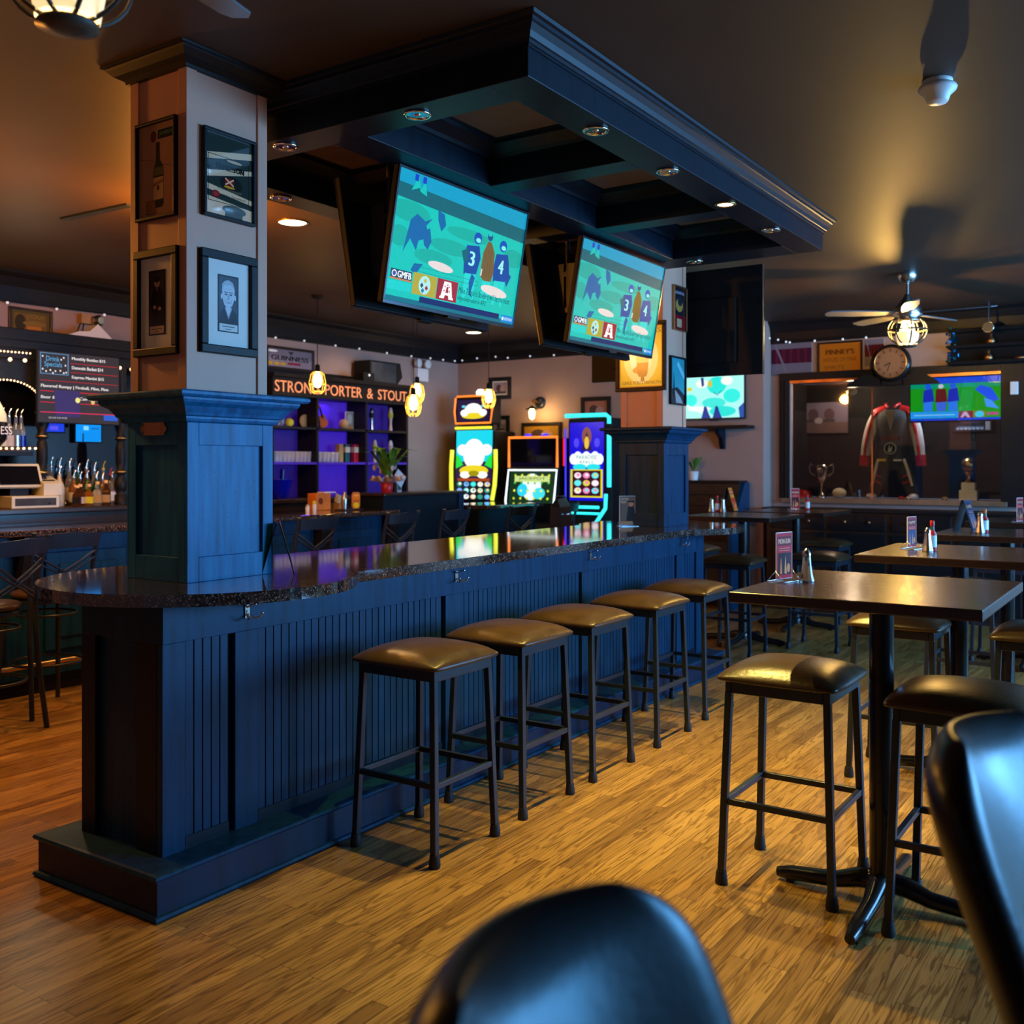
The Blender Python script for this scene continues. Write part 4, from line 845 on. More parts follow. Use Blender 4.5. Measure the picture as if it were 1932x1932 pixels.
# ================================================================= metal bar chairs with crossed back
def xchair(label, x, y, rz):
    t = thing('metal_bar_chair', label, 'bar chair', (x, y, 0), rz)
    MB().lathe([(0, .748), (.12, .752), (.185, .742), (.20, .728), (.198, .712), (.18, .705)], n=28).build('seat', 'leather', t)
    MB().lathe([(.185, .70), (.19, .69), (.185, .672)], n=28).build('seat_ring', 'black_metal', t)
    for s in (-1, 1):
        MB().tube([(s*.215, -.25, 0), (s*.20, -.20, .40), (s*.195, -.185, .72), (s*.20, -.215, .95), (s*.21, -.27, 1.12)], .0155, 8).build('back_leg', 'black_metal', t)
        MB().tube([(s*.205, .22, 0), (s*.17, .15, .69)], .0155, 8).build('leg', 'black_metal', t)
    b = MB(); n = 8
    for (za, zb_) in ((1.02, 1.115),):
        vs = [];
        for i in range(n+1):
            u = 2*i/n-1; yy = -.25-.035*(1-u*u); vs += [(u*.205, yy, za), (u*.205, yy-.018, zb_-.012*abs(u)), (u*.205, yy-.014, za), (u*.205, yy-.032, zb_-.012*abs(u))]
        fs = []
        for i in range(n): k = i*4; fs += [(k, k+4, k+5, k+1), (k+2, k+3, k+7, k+6), (k+1, k+5, k+7, k+3), (k, k+2, k+6, k+4)]
        b.add(vs, fs)
    b.build('top_rail', 'black_metal', t)
    for s in (-1, 1):
        MB().tube([(s*.198, -.235, .99), (s*.10, -.235, .93), (-s*.02, -.222, .86), (-s*.19, -.19, .78)], .008, 6).tube([(s*.198, -.228, .95), (s*.08, -.23, .885), (-s*.06, -.215, .82), (-s*.185, -.188, .755)], .008, 6).build('cross_slat', 'black_metal', t)
    for z, r in ((.60, .175), (.30, .21)): MB().tube([(r*math.cos(a)*1.0, -.02+r*math.sin(a), z) for a in [2*PI*k/28 for k in range(28)]], .009, 6, True).build('foot_ring', 'black_metal', t)
    return t
xchair('black metal bar chair with crossed back at left edge of photo', 3.07, 5.66, math.radians(20))
for x, l in ((3.62, 'black metal bar chair at service bar, mostly behind the near bar end'), (5.75, 'black metal bar chair at the service bar just right of near pillar'), (6.78, 'second black metal bar chair right of near pillar, below the orange card'), (7.55, 'third black metal bar chair right of near pillar, before the raised ledge'), (8.62, 'black metal bar chair at lower counter, left of the two there'), (9.5, 'black metal bar chair at lower counter, right of the two there')):
    xchair(l, x, 5.88 if x > 8 else 5.95, RND.uniform(-.08, .08))
# ================================================================= service bar along the back
SY0, SY1, SZ = 6.22, 7.0, 1.10
sb = thing('service_bar', 'long dark blue service bar with raised panels, behind the near bar end', 'bar', (4.2, 6.6, 0))
MB().bx(1.0, 7.35, SY0+.12, SY1-.05, .12, SZ-.04).build('core', 'navy', sb, W=True); MB().bx(1.0, 7.35, SY0+.16, SY1-.1, 0, .12).build('kick', 'black_wood', sb, W=True)
for i in range(7):
    x0 = 1.15+i*.90
    MB().rings(x0, x0+.62, SY0+.10, SY0+.12, [(0, .28), (0, .94)]).build('raised_panel', 'navy', sb, W=True, bevel=.008)
    MB().rings(x0+.09, x0+.53, SY0+.085, SY0+.11, [(0, .36), (0, .86)]).build('panel_moulding', 'navy', sb, W=True, bevel=.012)
    q = MB(); x1 = x0+.70; q.prism([(x1, SY0+.12, .62), (x1, SY0+.05, .72), (x1, SY0+.035, .84), (x1, SY0+.01, .95), (x1, SY0+.01, SZ-.04), (x1, SY0+.12, SZ-.04)], (.13, 0, 0)); q.build('corbel', 'black_wood', sb, W=True, bevel=.006)
MB().tube([(1.0, SY0+.02, .22), (7.35, SY0+.02, .22)], .018, 10).build('foot_rail', 'brass', sb, W=True)
tag(MB().bx(.98, 7.38, SY0, SY1, SZ-.04, SZ).build('granite_worktop', 'granite', bevel=.012, seg=3), 'glossy granite top of the service bar behind the near pillar', 'countertop')
rl = thing('raised_ledge', 'raised black half wall holding the potted lily, end of service bar', 'half wall', (8.0, 6.6, 0))
MB().bx(7.40, 8.60, 6.45, 6.75, 0, 1.225).build('panel', 'black_blue', rl, W=True); MB().bx(7.36, 8.70, 6.40, 6.80, 1.225, 1.255).build('cap', 'dark_wood', rl, W=True, bevel=.008)
MB().bx(8.60, 8.68, 6.43, 6.76, 0, 1.225).bx(8.612, 8.632, 6.42, 6.43, .1, 1.2).bx(8.65, 8.67, 6.42, 6.43, .1, 1.2).build('corner_post', 'navy', rl, W=True, bevel=.004)
lc = thing('lower_counter', 'dark counter in front of the lit slot machines, reflecting their screens', 'counter', (9.3, 6.4, 0))
MB().bx(8.72, 9.84, 6.26, 6.7, 0, 1.055).build('front_panel', 'black_blue', lc, W=True); MB().bx(8.72, 9.86, 6.15, 6.76, 1.055, 1.10).build('countertop', 'granite', lc, W=True, bevel=.01)
# ---------------------------------------------------------------- liquor back bar (left)
HY0, HZ = 7.42, 1.19
bb = thing('back_bar', 'carved dark wood liquor cabinet with arches behind the service bar', 'back bar', (4.0, 7.7, 0))
bc = thing('back_counter', 'dark wood counter along the back wall under bottles and shelf unit', 'counter', (5.4, 7.7, 0))
MB().bx(1.5, 9.36, HY0+.05, YB-.01, 0, HZ-.045).build('base_cabinet', 'dark_wood', bc, W=True)
MB().bx(1.5, 9.40, HY0, YB-.01, HZ-.045, HZ).build('counter', 'dark_wood', bc, W=True, bevel=.01)
MB().bx(2.6, 6.55, 7.90, 7.93, HZ, 2.36).build('mirror_back', 'black_glass', bb, W=True)
for z, d in ((2.36, .34), (2.44, .37), (2.50, .40)): MB().bx(2.6, 6.6, YB-.01-d, YB-.01, z, z+.09).build('cornice', 'black_wood', bb, W=True, bevel=.006)
def turned_post(px):
    q = atY(px, 880, 7.6); x = q.x
    pr = [(.05, 0), (.05, .08), (.03, .09), (.045, .12), (.055, .17), (.04, .22), (.028, .25), (.046, .27), (.046, .285), (.03, .30), (.042, .36), (.044, .46), (.038, .52), (.028, .54), (.05, .56), (.05, .575), (.03, .60), (.055, .67), (.03, .73), (.05, .75), (.05, .765), (.032, .80), (.05, .86), (.05, 1.17)]
    MB().lathe(pr, (x, 7.62, HZ), 18).build('turned_post', 'black_wood', bb, W=True)
    b = MB()
    for z in (.278, .568, .757): b.lathe([(.048, z-.008), (.056, z), (.048, z+.008)], (x, 7.62, HZ), 18)
    b.build('gilt_ring', 'brass', bb, W=True)
for px in (-40, 82, 230): turned_post(px)
xa, xb = atY(-60, 800, 7.66).x, atY(74, 800, 7.66).x
cx, rr = (xa+xb)/2, (xb-xa)/2; n = 18; o = []
for i in range(n+1): a = PI*i/n; o.append((cx+rr*math.cos(a), 7.64, 2.02+rr*.62*math.sin(a)))
ap = MB(); top = [(p[0], 7.64, 2.37) for p in o]
for i in range(n): ap.prism([o[i], o[i+1], top[i+1], top[i]], (0, .05, 0))
ap.build('arch', 'black_wood', bb, W=True)
MB().bx(2.7, atY(60, 840, 7.6).x, 7.58, 7.9, 1.60, 1.635).build('bottle_shelf', 'black_wood', bb, W=True)
def lights(label, pts, mat, r=.012, name='string_lights', wire=True):
    t = thing(name, label, 'string lights', pts[0]); p0 = Vector(pts[0]); proto = None
    if wire: MB().tube([Vector(p)-p0+Vector((0, 0, .012)) for p in pts], .004, 5).build('wire', 'plastic_black', t)
    for p in pts:
        if proto is None: proto = MB().ball((0, 0, 0), r, 8, 6).build('bulb', mat, t)
        else:
            c = proto.copy(); C.objects.link(c); c.parent = t; c.location = Vector(p)-p0
    return t
lights('warm beaded lights following the carved arch above the liquor shelf', [(cx+rr*.97*math.cos(a), 7.625, 2.02+rr*.60*math.sin(a)) for a in [PI*i/30 for i in range(31)]][:18], 'fairy_warm', .008)
lights('row of tiny warm beads along the carved cornice, upper left', [tuple(atY(1+7*i, 662+.6*i, 7.55)) for i in range(9)], 'fairy_warm', .008)
lights('warm beads under the liquor shelf, left edge of photo', [tuple(atY(1+11*i, 846, 7.57)) for i in range(7)], 'fairy_warm', .011)
for a, b, l in (((19, 678), (47, 680), 'pair of warm puck lights under the carved cornice'), ((226, 694), (248, 697), 'pair of warm puck lights beside the drinks board')): lights(l, [tuple(atY(*a, 7.56)), tuple(atY(*b, 7.56))], 'fairy_warm', .016, 'puck_lights', False)
# drinks board
x0, x1 = atY(70, 660, 7.52).x, atY(226, 680, 7.52).x
t = thing('drinks_board', 'black drinks specials board with white writing and red lines, left of pillar', 'board', ((x0+x1)/2, 7.521, 1.86)); w, h = x1-x0, .58
MB().bx(-w/2, w/2, 0, .02, 0, h).build('panel', 'plastic_black', t, bevel=.003)
a = Art(); a.rect(0, 0, 1, 1, S(52, 44, 48)); a.frame(.02, .68, .36, .985, .012, S(90, 130, 170), .012); a.text('Drink', .09, .87, .25, .94, S(90, 170, 220)); a.text('Specials', .07, .77, .28, .86, S(90, 170, 220))
for x, y in ((.05, .93), (.30, .93), (.27, .90), (.32, .82), (.05, .75), (.09, .72), (.14, .74), (.2, .73), (.26, .74), (.3, .71), (.33, .72), (.17, .70)): a.ell(x, y, .010, .014, S(235, 225, 220), 8)
RL = S(190, 26, 36); WH = S(225, 215, 212)
for y, tx, x0_, x1_ in ((.90, 'Monthly Bottles $15', .40, .82), (.77, 'Domestic Bucket $14', .40, .79), (.63, 'Express Martini $15', .40, .80)): a.text(tx, x0_, y, x1_, y+.055, WH, bold=.002); a.line([(.38 if y > .7 else .02, y-.04), (.98, y-.04)], .008, RL)
for y, tx in ((.48, 'Flavored Rumpy | Fireball, Mint, Pine'), (.32, 'Beer & Bourbon | Can & Shot $7')): a.text(tx, .03, y, .86, y+.055, WH, bold=.002); a.line([(.02, y-.04), (.98, y-.04)], .010, S(215, 24, 40))
a.poly([(.2, .08), (.50, .08), (.50, .46), (.18, .46)], S(58, 44, 96)); a.rect(.80, .05, .98, .13, S(40, 90, 200)); a.line([(.02, .14), (.98, .14)], .012, S(225, 40, 90)); a.ell(.47, .33, .03, .04, S(235, 225, 130)); a.ell(.66, .315, .025, .035, S(225, 180, 110)); a.text('SEE BAR FOR MORE', .12, .05, .34, .075, S(190, 190, 190))
a.build('lit_face', t, 'screen', (-w/2+.01, -.001, .01), (w-.02, 0, 0), (0, 0, h-.02), step=.00025)
q = atY(167, 816, 7.86); t = thing('small_screen', 'small bright blue screen glowing behind the liquor bottles, a stand-in for a reflection', 'screen', (q.x, 7.86, q.z-.09)); MB().bx(-.13, .13, 0, .02, 0, .20).build('shell', 'plastic_black', t)  # lit panel added for a blue television reflected in the bar mirror
a = Art(); a.rect(0, 0, 1, 1, S(0, 140, 235)); a.rect(.25, 0, .32, .4, S(0, 70, 130)); a.rect(.3, .55, .5, .75, S(130, 210, 250)); a.rect(.6, .6, .9, .66, S(20, 90, 160)); a.build('picture', t, 'screen', (-.12, -.001, .01), (.24, 0, 0), (0, 0, .18))
q = atY(102, 810, 7.86); t = thing('small_screen', 'small violet blue screen left of the brighter blue one, a stand-in for a reflection', 'screen', (q.x, 7.86, q.z-.03)); MB().bx(-.10, .10, 0, .02, 0, .10).build('shell', 'plastic_black', t); Art().rect(0, 0, 1, 1, S(30, 60, 220)).rect(.3, .2, .7, .6, S(90, 80, 230)).build('picture', t, 'screen', (-.09, -.001, .01), (.18, 0, 0), (0, 0, .08))  # second added panel, again a mirror reflection painted as a glow
# stout lamp at the very left
q = atY(-4, 828, 7.30); t = thing('tap_lamp', 'domed stout lamp with white lettering at left edge of photo', 'lamp', (q.x, 7.48, HZ))
MB().cyl((0, 0, 0), (0, 0, .50), .02, n=12).lathe([(.07, 0), (.07, .02), (.02, .03)], n=16).build('stem', 'black_metal', t)
MB().lathe([(.15, .66), (.145, .72), (.10, .82), (.03, .87), (0, .875)], n=24).build('dome', 'cream', t); MB().lathe([(.04, .44), (.09, .46), (.152, .53), (.152, .655)], n=24).build('drum', 'gloss_black', t)
word('GUINNESS', 'lettering', t, 'white', (-.18, -.155, .565), (.30, 0, 0), (0, 0, .06), .004); MB().lathe([(0, .30), (.05, .31), (.055, .40), (.03, .43)], n=16).build('gold_base', 'gold_paint', t)
# till
q = atY(50, 958, 7.62); t = thing('cash_register', 'cream touchscreen till with cash drawer on the liquor counter', 'cash register', (q.x-.02, 7.62, HZ), math.radians(-6))
MB().bx(-.17, .20, -.17, .15, 0, .095).build('cash_drawer', 'cream', t, bevel=.006); MB().bx(-.145, .175, -.172, -.168, .02, .078).build('drawer_front', 'grey_fabric', t); MB().lathe([(.008, 0), (.008, .006)], (.12, -.176, .035), 10, axis='Y').build('lock', 'plastic_black', t)
MB().box((-.06, -.02, .25), (.36, .035, .20), mat=Matrix.Rotation(math.radians(-24), 3, 'X')).build('display_shell', 'cream', t, bevel=.006); MB().box((-.06, -.041, .255), (.31, .012, .155), mat=Matrix.Rotation(math.radians(-24), 3, 'X')).build('display_glass', 'black_glass', t)
MB().bx(-.12, .02, -.03, .08, .095, .18).build('stand', 'plastic_black', t); MB().prism([(.10, -.12, .095), (.10, -.12, .19), (.10, .06, .25), (.10, .10, .095)], (.14, 0, 0)).build('receipt_printer', 'cream', t, bevel=.006); MB().box((.17, -.05, .213), (.10, .03, .004), mat=Matrix.Rotation(math.radians(18), 3, 'X')).build('paper_slot', 'plastic_black', t)
# liquor bottles
BM = {'amber': 'amber_glass', 'green': 'green_glass', 'clear': 'glass', 'brown': 'brown_glass', 'cream': 'cream', 'orange': 'orange', 'yellow': 'yellow', 'white': 'white'}
def bottle(label, x, y, z, h=.30, r=.038, body='amber', lab='cream', cap='chrome', pour=True, square=False, kind='liquor_bottle', group=None):
    t = thing(kind, label, 'bottle', (x, y, z), group=group); n = 4 if square else 16; k = 1.25 if square else 1
    MB().lathe([(r*k*.9, 0), (r*k, .01), (r*k, h*.52), (r*k*.86, h*.60), (r*.42, h*.72), (r*.34, h*.80), (r*.34, h*.90)], n=n, sm=not square).build('glass', BM[body], t)
    MB().lathe([(r*k*1.03, h*.12), (r*k*1.03, h*.42)], n=n, sm=not square).build('paper_label', lab, t)
    if pour: MB().lathe([(r*.36, h*.89), (r*.40, h*.92), (r*.30, h*.95)], n=12).tube([(0, 0, h*.94), (.004, 0, h*1.04), (.02, 0, h*1.13)], .005, 6).build('pourer', cap, t)
    else: MB().lathe([(r*.42, h*.88), (r*.44, h), (0, h)], n=12).build('cap', cap, t)
    return t
ords = ['first', 'second', 'third', 'fourth', 'fifth', 'sixth', 'seventh', 'eighth', 'ninth', 'tenth']
back_row = [(96, 'clear', 'cream', 'chrome', .36), (112, 'amber', 'red', 'chrome', .35), (131, 'clear', 'white', 'chrome', .35), (147, 'green', 'cream', 'chrome', .31), (163, 'amber', 'orange', 'chrome', .34), (178, 'clear', 'red', 'chrome', .32), (195, 'clear', 'yellow', 'yellow', .33), (208, 'brown', 'red', 'red', .28)]
for i, (px, bd, lb, cp, h) in enumerate(back_row): q = atY(px, 940, 7.80); bottle('tall %s bottle with pourer, %s in back row from the till' % (bd, ords[i]), q.x, 7.80, HZ, h, .036, bd, lb, cp)
mid = [(112, 'cream', 'cream', .29), (139, 'amber', 'cream', .26), (151, 'brown', 'teal', .25), (164, 'green', 'orange', .26), (182, 'green', 'cream', .25), (193, 'amber', 'kraft', .24), (212, 'clear', 'white', .26)]
for i, (px, bd, lb, h) in enumerate(mid): q = atY(px, 940, 7.68); bottle('%s bottle in the middle row, %s from the till' % (bd, ords[i]), q.x, 7.68, HZ, h, .040, bd, lb, 'chrome')
fr = [(146, 'brown', 'plastic_black', .17), (151.5, 'brown', 'petal', .18), (168, 'amber', 'yellow', .18), (184, 'clear', 'kraft', .20), (200, 'brown', 'kraft', .21)]
for i, (px, bd, lb, h) in enumerate(fr): q = atY(px, 950, 7.54); bottle('short %s bottle in the front row, %s from the till' % (bd, ords[i]), q.x, 7.54, HZ, h, .036, bd, lb, 'gold_paint', False, True)
for i, (px, bd, lb) in enumerate(((3, 'amber', 'cream'), (17, 'clear', 'petal'), (30, 'clear', 'steel'), (40, 'clear', 'blue_plastic'))): q = atY(px, 838, 7.70); bottle('%s bottle on the lit liquor shelf, %s from left' % (bd, ords[i]), q.x, 7.70, 1.635, .30, .036, bd, lb, 'chrome')
# wall things above
a = Art(); a.rect(0, 0, 1, 1, S(92, 84, 40)); a.rect(.08, .1, .92, .9, S(120, 92, 40)); a.ell(.24, .55, .14, .30, S(60, 50, 28)); a.rect(.40, .14, .78, .45, S(190, 120, 40)); a.text('STOUT', .40, .68, .86, .82, S(150, 130, 60), arc=.06); a.ell(.6, .55, .3, .1, S(140, 110, 50))
framed('framed_print', 'small green gold framed print high on the wall, upper left', 'picture', 'Y', YB, (15, 577, 97, 648), a, .02, 'dark_wood', 'print')
a = Art(); a.rect(0, 0, 1, 1, S(150, 140, 150)); a.rect(0, .5, 1, 1, S(128, 122, 136)); a.text('GUINNESS', .08, .38, .92, .66, S(30, 30, 34), bold=.006); a.poly([(.45, .92), (.58, .92), (.52, .70)], S(60, 60, 66)); a.rect(.44, .16, .74, .30, S(150, 50, 70)); a.ell(.10, .88, .12, .07, S(250, 250, 245))  # white oval paints a ceiling light's reflection into the mirror
for x in (.05, .2, .34): a.ell(x, .18, .06, .09, S(220, 170, 30))
framed('framed_mirror', 'framed stout mirror on the back wall above the gold lettered sign', 'mirror', 'Y', YB, (500, 650, 591, 704), a, .03, 'dark_wood', 'gloss_print')
q = atY(163, 606, YB); t = thing('wall_light_box', 'small wall fitting with dangling wires above the drinks board', 'fitting', (q.x, YB, q.z)); MB().bx(-.09, .0, -.07, 0, -.03, .05).build('box', 'kraft', t); MB().lathe([(.045, 0), (.05, -.06), (.03, -.09)], (.05, -.05, 0), 16, axis='Y').build('lamp_head', 'steel', t)
b = MB()
for s, e in ((-.10, -.08), (-.06, -.05), (.04, .06), (.12, .09)): b.tube([(s*.8, -.04, -.02), (s*1.2, -.05, -.12), (e, -.04, -.26)], .005, 5)
b.build('wires', 'plastic_black', t)
q = atY(165, 655, 7.68); t = thing('plastic_bundle', 'crumpled white plastic bundle lying on the carved cornice', 'bundle', (q.x, 7.70, 2.59)); b = MB(); b.prism([(-.22, -.05, 0), (-.1, -.05, .05), (0, -.05, .06), (.08, -.05, .13), (.2, -.05, .03), (.22, -.05, 0)], (0, .1, 0)); b.build('sheet', 'white', t, bevel=.01)
lights('clear string lights drooping under the black cornice of the back wall', [tuple(atY(px, py, YB-.05)) for px, py in ((-30, 565), (14, 571), (107, 583), (197, 594), (260, 604), (330, 612), (420, 623), (520, 637), (574, 643), (633, 652), (678, 658), (730, 666), (776, 672), (812, 676), (836, 679), (858, 681))], 'fairy', .012)
lights('clear string lights under the black cornice above the slot machines', [tuple(atX(px, py, XF-.06)) for px, py in ((872, 680), (900, 676), (935, 673), (958, 675), (1000, 672), (1045, 670), (1100, 667))], 'fairy', .012)
# ---------------------------------------------------------------- lettered shelf unit (right)
UX0, UX1, UY = 7.03, 9.16, 7.60
su = thing('shelf_unit', 'black shelf unit with gold lettered board and purple lit cubbies', 'shelf unit', ((UX0+UX1)/2, 7.75, HZ))
MB().bx(UX0, UX1, 7.90, 7.93, HZ, 2.54).build('back_panel', 'black_wood', su, W=True)
for z in (1.535, 1.90): MB().bx(UX0+.03, UX1-.03, UY, 7.90, z, z+.025).build('shelf', 'purple_panel' if z < 1.6 else 'black_wood', su, W=True)
for x in (UX0, 7.66, 8.42, UX1-.03): MB().bx(x, x+.03, UY, 7.90, HZ, 2.23).build('divider', 'black_wood', su, W=True)
for z0, z1 in ((HZ, 1.535), (1.56, 1.90), (1.925, 2.23)): [MB().bx(xa, xb, 7.885, 7.899, z0, z1).build('lit_back', m_, su, W=True) for xa, xb, m_ in ((UX0+.03, 7.66, 'dim_purple'), (7.69, 8.42, 'lit_purple'), (8.45, UX1-.03, 'dim_purple'))]
MB().bx(UX0, UX1, UY-.02, 7.93, 2.23, 2.42).bx(UX0-.02, UX1+.02, UY-.06, 7.93, 2.42, 2.46).build('sign_board', 'black_wood', su, W=True, bevel=.004)
wl = ['STRONG', 'PORTER', '&', 'STOUT']; hs = .115; ws = [text_geo(x)[2] for x in wl]; kx = (UX1-UX0-.08)/(sum(ws)+3*.75); cu = UX0+.02
for x, wd in zip(wl, ws): word(x, 'lettering', su, 'glowing_sign_gold', (cu, UY-.021, 2.27), (wd*kx, 0, 0), (0, 0, hs), .006, W=True, bold=.004*4/wd); cu += (wd+.75)*kx
def sh(px, py, y): q = atY(px, py, y); return q.x
def ball_on(label, px, y, z, r, mat, name='ball', cat='ball'):
    t = MB().ball((0, 0, 0), r, 18, 12).build(name, mat); t.location = (sh(px, 800, y), y, z+r); return tag(t, label, cat)
Z1, Z2 = 1.925, 1.56
ball_on('yellow tennis ball on the upper shelf', 546, 7.72, Z1, .046, 'yellow')
t = thing('clay_disc', 'round clay plate standing on the upper shelf', 'plate', (sh(574, 797, 7.76), 7.76, Z1)); MB().lathe([(0, .012), (.055, .012), (.07, 0), (.07, -.012), (0, -.012)], (0, 0, .07), 24, axis='Y').build('disc', 'kraft', t)
t = thing('toy_violin', 'small orange violin leaning on the upper shelf', 'violin', (sh(614, 800, 7.74), 7.74, Z1), 0); b = MB()
vo = [(0, 0), (.05, .01), (.065, .05), (.045, .085), (.05, .11), (.03, .14), (-.03, .14), (-.05, .11), (-.045, .085), (-.065, .05), (-.05, .01)]
Rv = Matrix.Rotation(math.radians(-22), 3, 'Y'); b.prism([Rv @ Vector((x, 0, z+.012)) for x, z in vo], (0, .03, 0)); b.build('violin_body', 'violin', t, bevel=.004); MB().bar(Rv @ Vector((0, -.004, .12)), Rv @ Vector((0, -.004, .25)), .014).build('neck', 'plastic_black', t); MB().ball(Rv @ Vector((0, 0, .255)), .016, 8, 6).build('scroll', 'violin', t)
a = Art(); a.rect(0, 0, 1, 1, S(150, 140, 130)); a.ell(.5, .6, .3, .3, S(190, 180, 170)); a.rect(.2, 0, .8, .2, S(180, 120, 70))
t = thing('photo_board', 'pale photo board standing on the upper shelf', 'photo', (sh(660, 790, 7.78), 7.78, Z1)); MB().bx(-.07, .07, 0, .012, 0, .20).build('backing', 'white', t); a.build('picture', t, 'print', (-.065, -.001, .005), (.13, 0, 0), (0, 0, .19))
ball_on('round gourd in front of the photo board on the upper shelf', 648, 7.70, Z1, .055, 'kraft', 'gourd', 'gourd')
def tap_handle(label, px, y, z, c1, c2, h=.24):
    t = thing('draught_tap', label, 'beer tap', (sh(px, 790, y), y, z)); MB().lathe([(.02, 0), (.022, .02), (.014, h*.3), (.018, h*.5), (.028, h*.62), (.024, h*.85), (.014, h*.98), (0, h)], n=14).build('grip', c1, t); MB().lathe([(.024, h*.55), (.031, h*.63), (.028, h*.78)], n=14).build('badge', c2, t)
tap_handle('speckled grey tap handle on the upper shelf', 701, 7.74, Z1, 'steel', 'plastic_black', .26); tap_handle('pink and yellow tap handle on the upper shelf', 737, 7.74, Z1, 'petal', 'yellow', .28); tap_handle('pink topped tap handle on the lower shelf', 707, 7.74, Z2, 'petal', 'yellow', .26); tap_handle('white tap handle on the lower shelf behind the lily', 737, 7.74, Z2, 'white', 'petal', .26)
for c, l in ((528, 'cut glass decanter at left end of the upper shelf'),):
    t = thing('decanter', l, 'decanter', (sh(c, 790, 7.75), 7.75, Z1)); MB().lathe([(.03, 0), (.045, .03), (.045, .10), (.016, .14), (.018, .17)], n=10, sm=False).build('vessel', 'glass', t); MB().ball((0, 0, .19), .02, 8, 6).build('stopper', 'glass', t)
gl = None
for j, yy in enumerate((7.70, 7.80)):
    for px in [520+7.6*i for i in range(10)]+[602+8*i for i in range(5)]:
        if gl is None:
            gl = MB().lathe([(.026, 0), (.028, .004), (.036, .11), (.034, .11), (.026, .008), (0, .008)], n=14).build('pint_glass', 'glassware'); tag(gl, 'clear pint glass in the rows on the lower shelf', 'glass', 'pint glasses on the lower shelf'); gl.location = (sh(px, 860, yy), yy, Z2)
        else: c = gl.copy(); C.objects.link(c); c.location = (sh(px, 860, yy)+RND.uniform(-.006, .006), yy, Z2)
for px, m_, l in ((640, 'kraft', 'brown gift tin'), (652, 'teal', 'teal gift tin with pale band'), (669, 'red', 'red gift tin with pale band')):
    t = thing('gift_tin', l+' on the lower shelf beside the glasses', 'tin', (sh(px, 860, 7.74), 7.74, Z2)); MB().bx(-.033, .033, -.033, .033, 0, .20).build('tin', m_, t, bevel=.004)
    if m_ != 'kraft': MB().bx(-.0345, .0345, -.0345, .0345, .11, .17).build('label_band', 'cream', t)
# things on the counters
t = thing('ice_bucket', 'blue plastic ice bucket on the counter right of near pillar', 'bucket', (sh(566, 930, 7.25), 7.55, HZ)); MB().lathe([(.09, 0), (.10, .02), (.14, .19), (.15, .20), (.138, .20), (.09, .03), (0, .03)], n=24).build('bucket', 'blue_plastic', t); MB().bar((.04, 0, .15), (.05, 0, .30), .05, .02).build('scoop', 'blue_plastic', t, bevel=.008)
t = thing('napkin_caddy', 'orange box caddy on the service bar near the gold signboard', 'caddy', (sh(600, 940, 6.86), 6.84, SZ)); MB().bx(-.10, .09, -.06, .06, 0, .16).build('box', 'orange', t, bevel=.004); Art().ell(.45, .55, .25, .2, S(120, 50, 10)).build('emblem', t, 'print', (-.10, -.0605, 0), (.12, 0, 0), (0, 0, .16)); MB().bx(.02, .17, -.05, .05, .162, .172).build('napkins', 'white', t)
for px, l, m_, h in ((580, 'white capped pepper shaker at service bar front', 'white', .07), (593, 'yellow lidded shaker beside the white one on the service bar', 'yellow', .10)): t = thing('spice_shaker', l, 'shaker', (sh(px, 955, 6.66), 6.66, SZ)); MB().lathe([(.018, 0), (.02, h*.6), (.016, h*.68)], n=12).build('body', 'white', t); MB().lathe([(.018, h*.68), (.02, h*.8), (.01, h), (0, h)], n=12).build('lid', m_ if m_ == 'yellow' else 'steel', t)
t = thing('menu_block', 'cream menu card tilted in a small wood block on the bar', 'card holder', (sh(635, 930, 6.86), 6.86, SZ)); MB().bx(-.04, .05, -.04, .04, 0, .06).build('block', 'kraft', t); MB().box((0, -.02, .10), (.085, .006, .085), mat=Matrix.Rotation(.35, 3, 'Y')).build('card', 'cream', t)
t = thing('cocktail_shaker', 'steel cocktail shaker beside the orange card', 'shaker', (sh(650, 930, 6.7), 6.7, SZ)); MB().lathe([(.026, 0), (.034, .10), (.028, .13), (.016, .15), (.016, .17), (0, .175)], n=18).build('body', 'steel', t)
x = sh(672, 945, 6.60); t = thing('promo_card', 'orange and yellow eight sided promo card on the service bar', 'sign', (x, 6.60, SZ)); o = [(-.055, .03), (-.035, .005), (.035, .005), (.055, .03), (.055, .145), (.035, .17), (-.035, .17), (-.055, .145)]; MB().prism([(p[0], 0, p[1]) for p in o], (0, .008, 0)).build('board', 'orange', t)
a = Art(); a.rect(.08, .55, .92, .9, S(240, 120, 20)); a.text('TRIVIA', .2, .74, .8, .86, S(250, 220, 150)); a.rect(.14, .42, .86, .54, S(190, 90, 40)); a.ell(.5, .24, .36, .16, S(240, 190, 20)); a.build('print', t, 'lit_poster', (-.055, -.0005, .005), (.11, 0, 0), (0, 0, .165))
t = thing('closed_menu', 'closed menu lying on the service bar corner', 'menu', (7.1, 6.62, SZ), .2); MB().bx(-.16, .16, -.06, .06, 0, .012).build('cover', 'dark_wood', t)
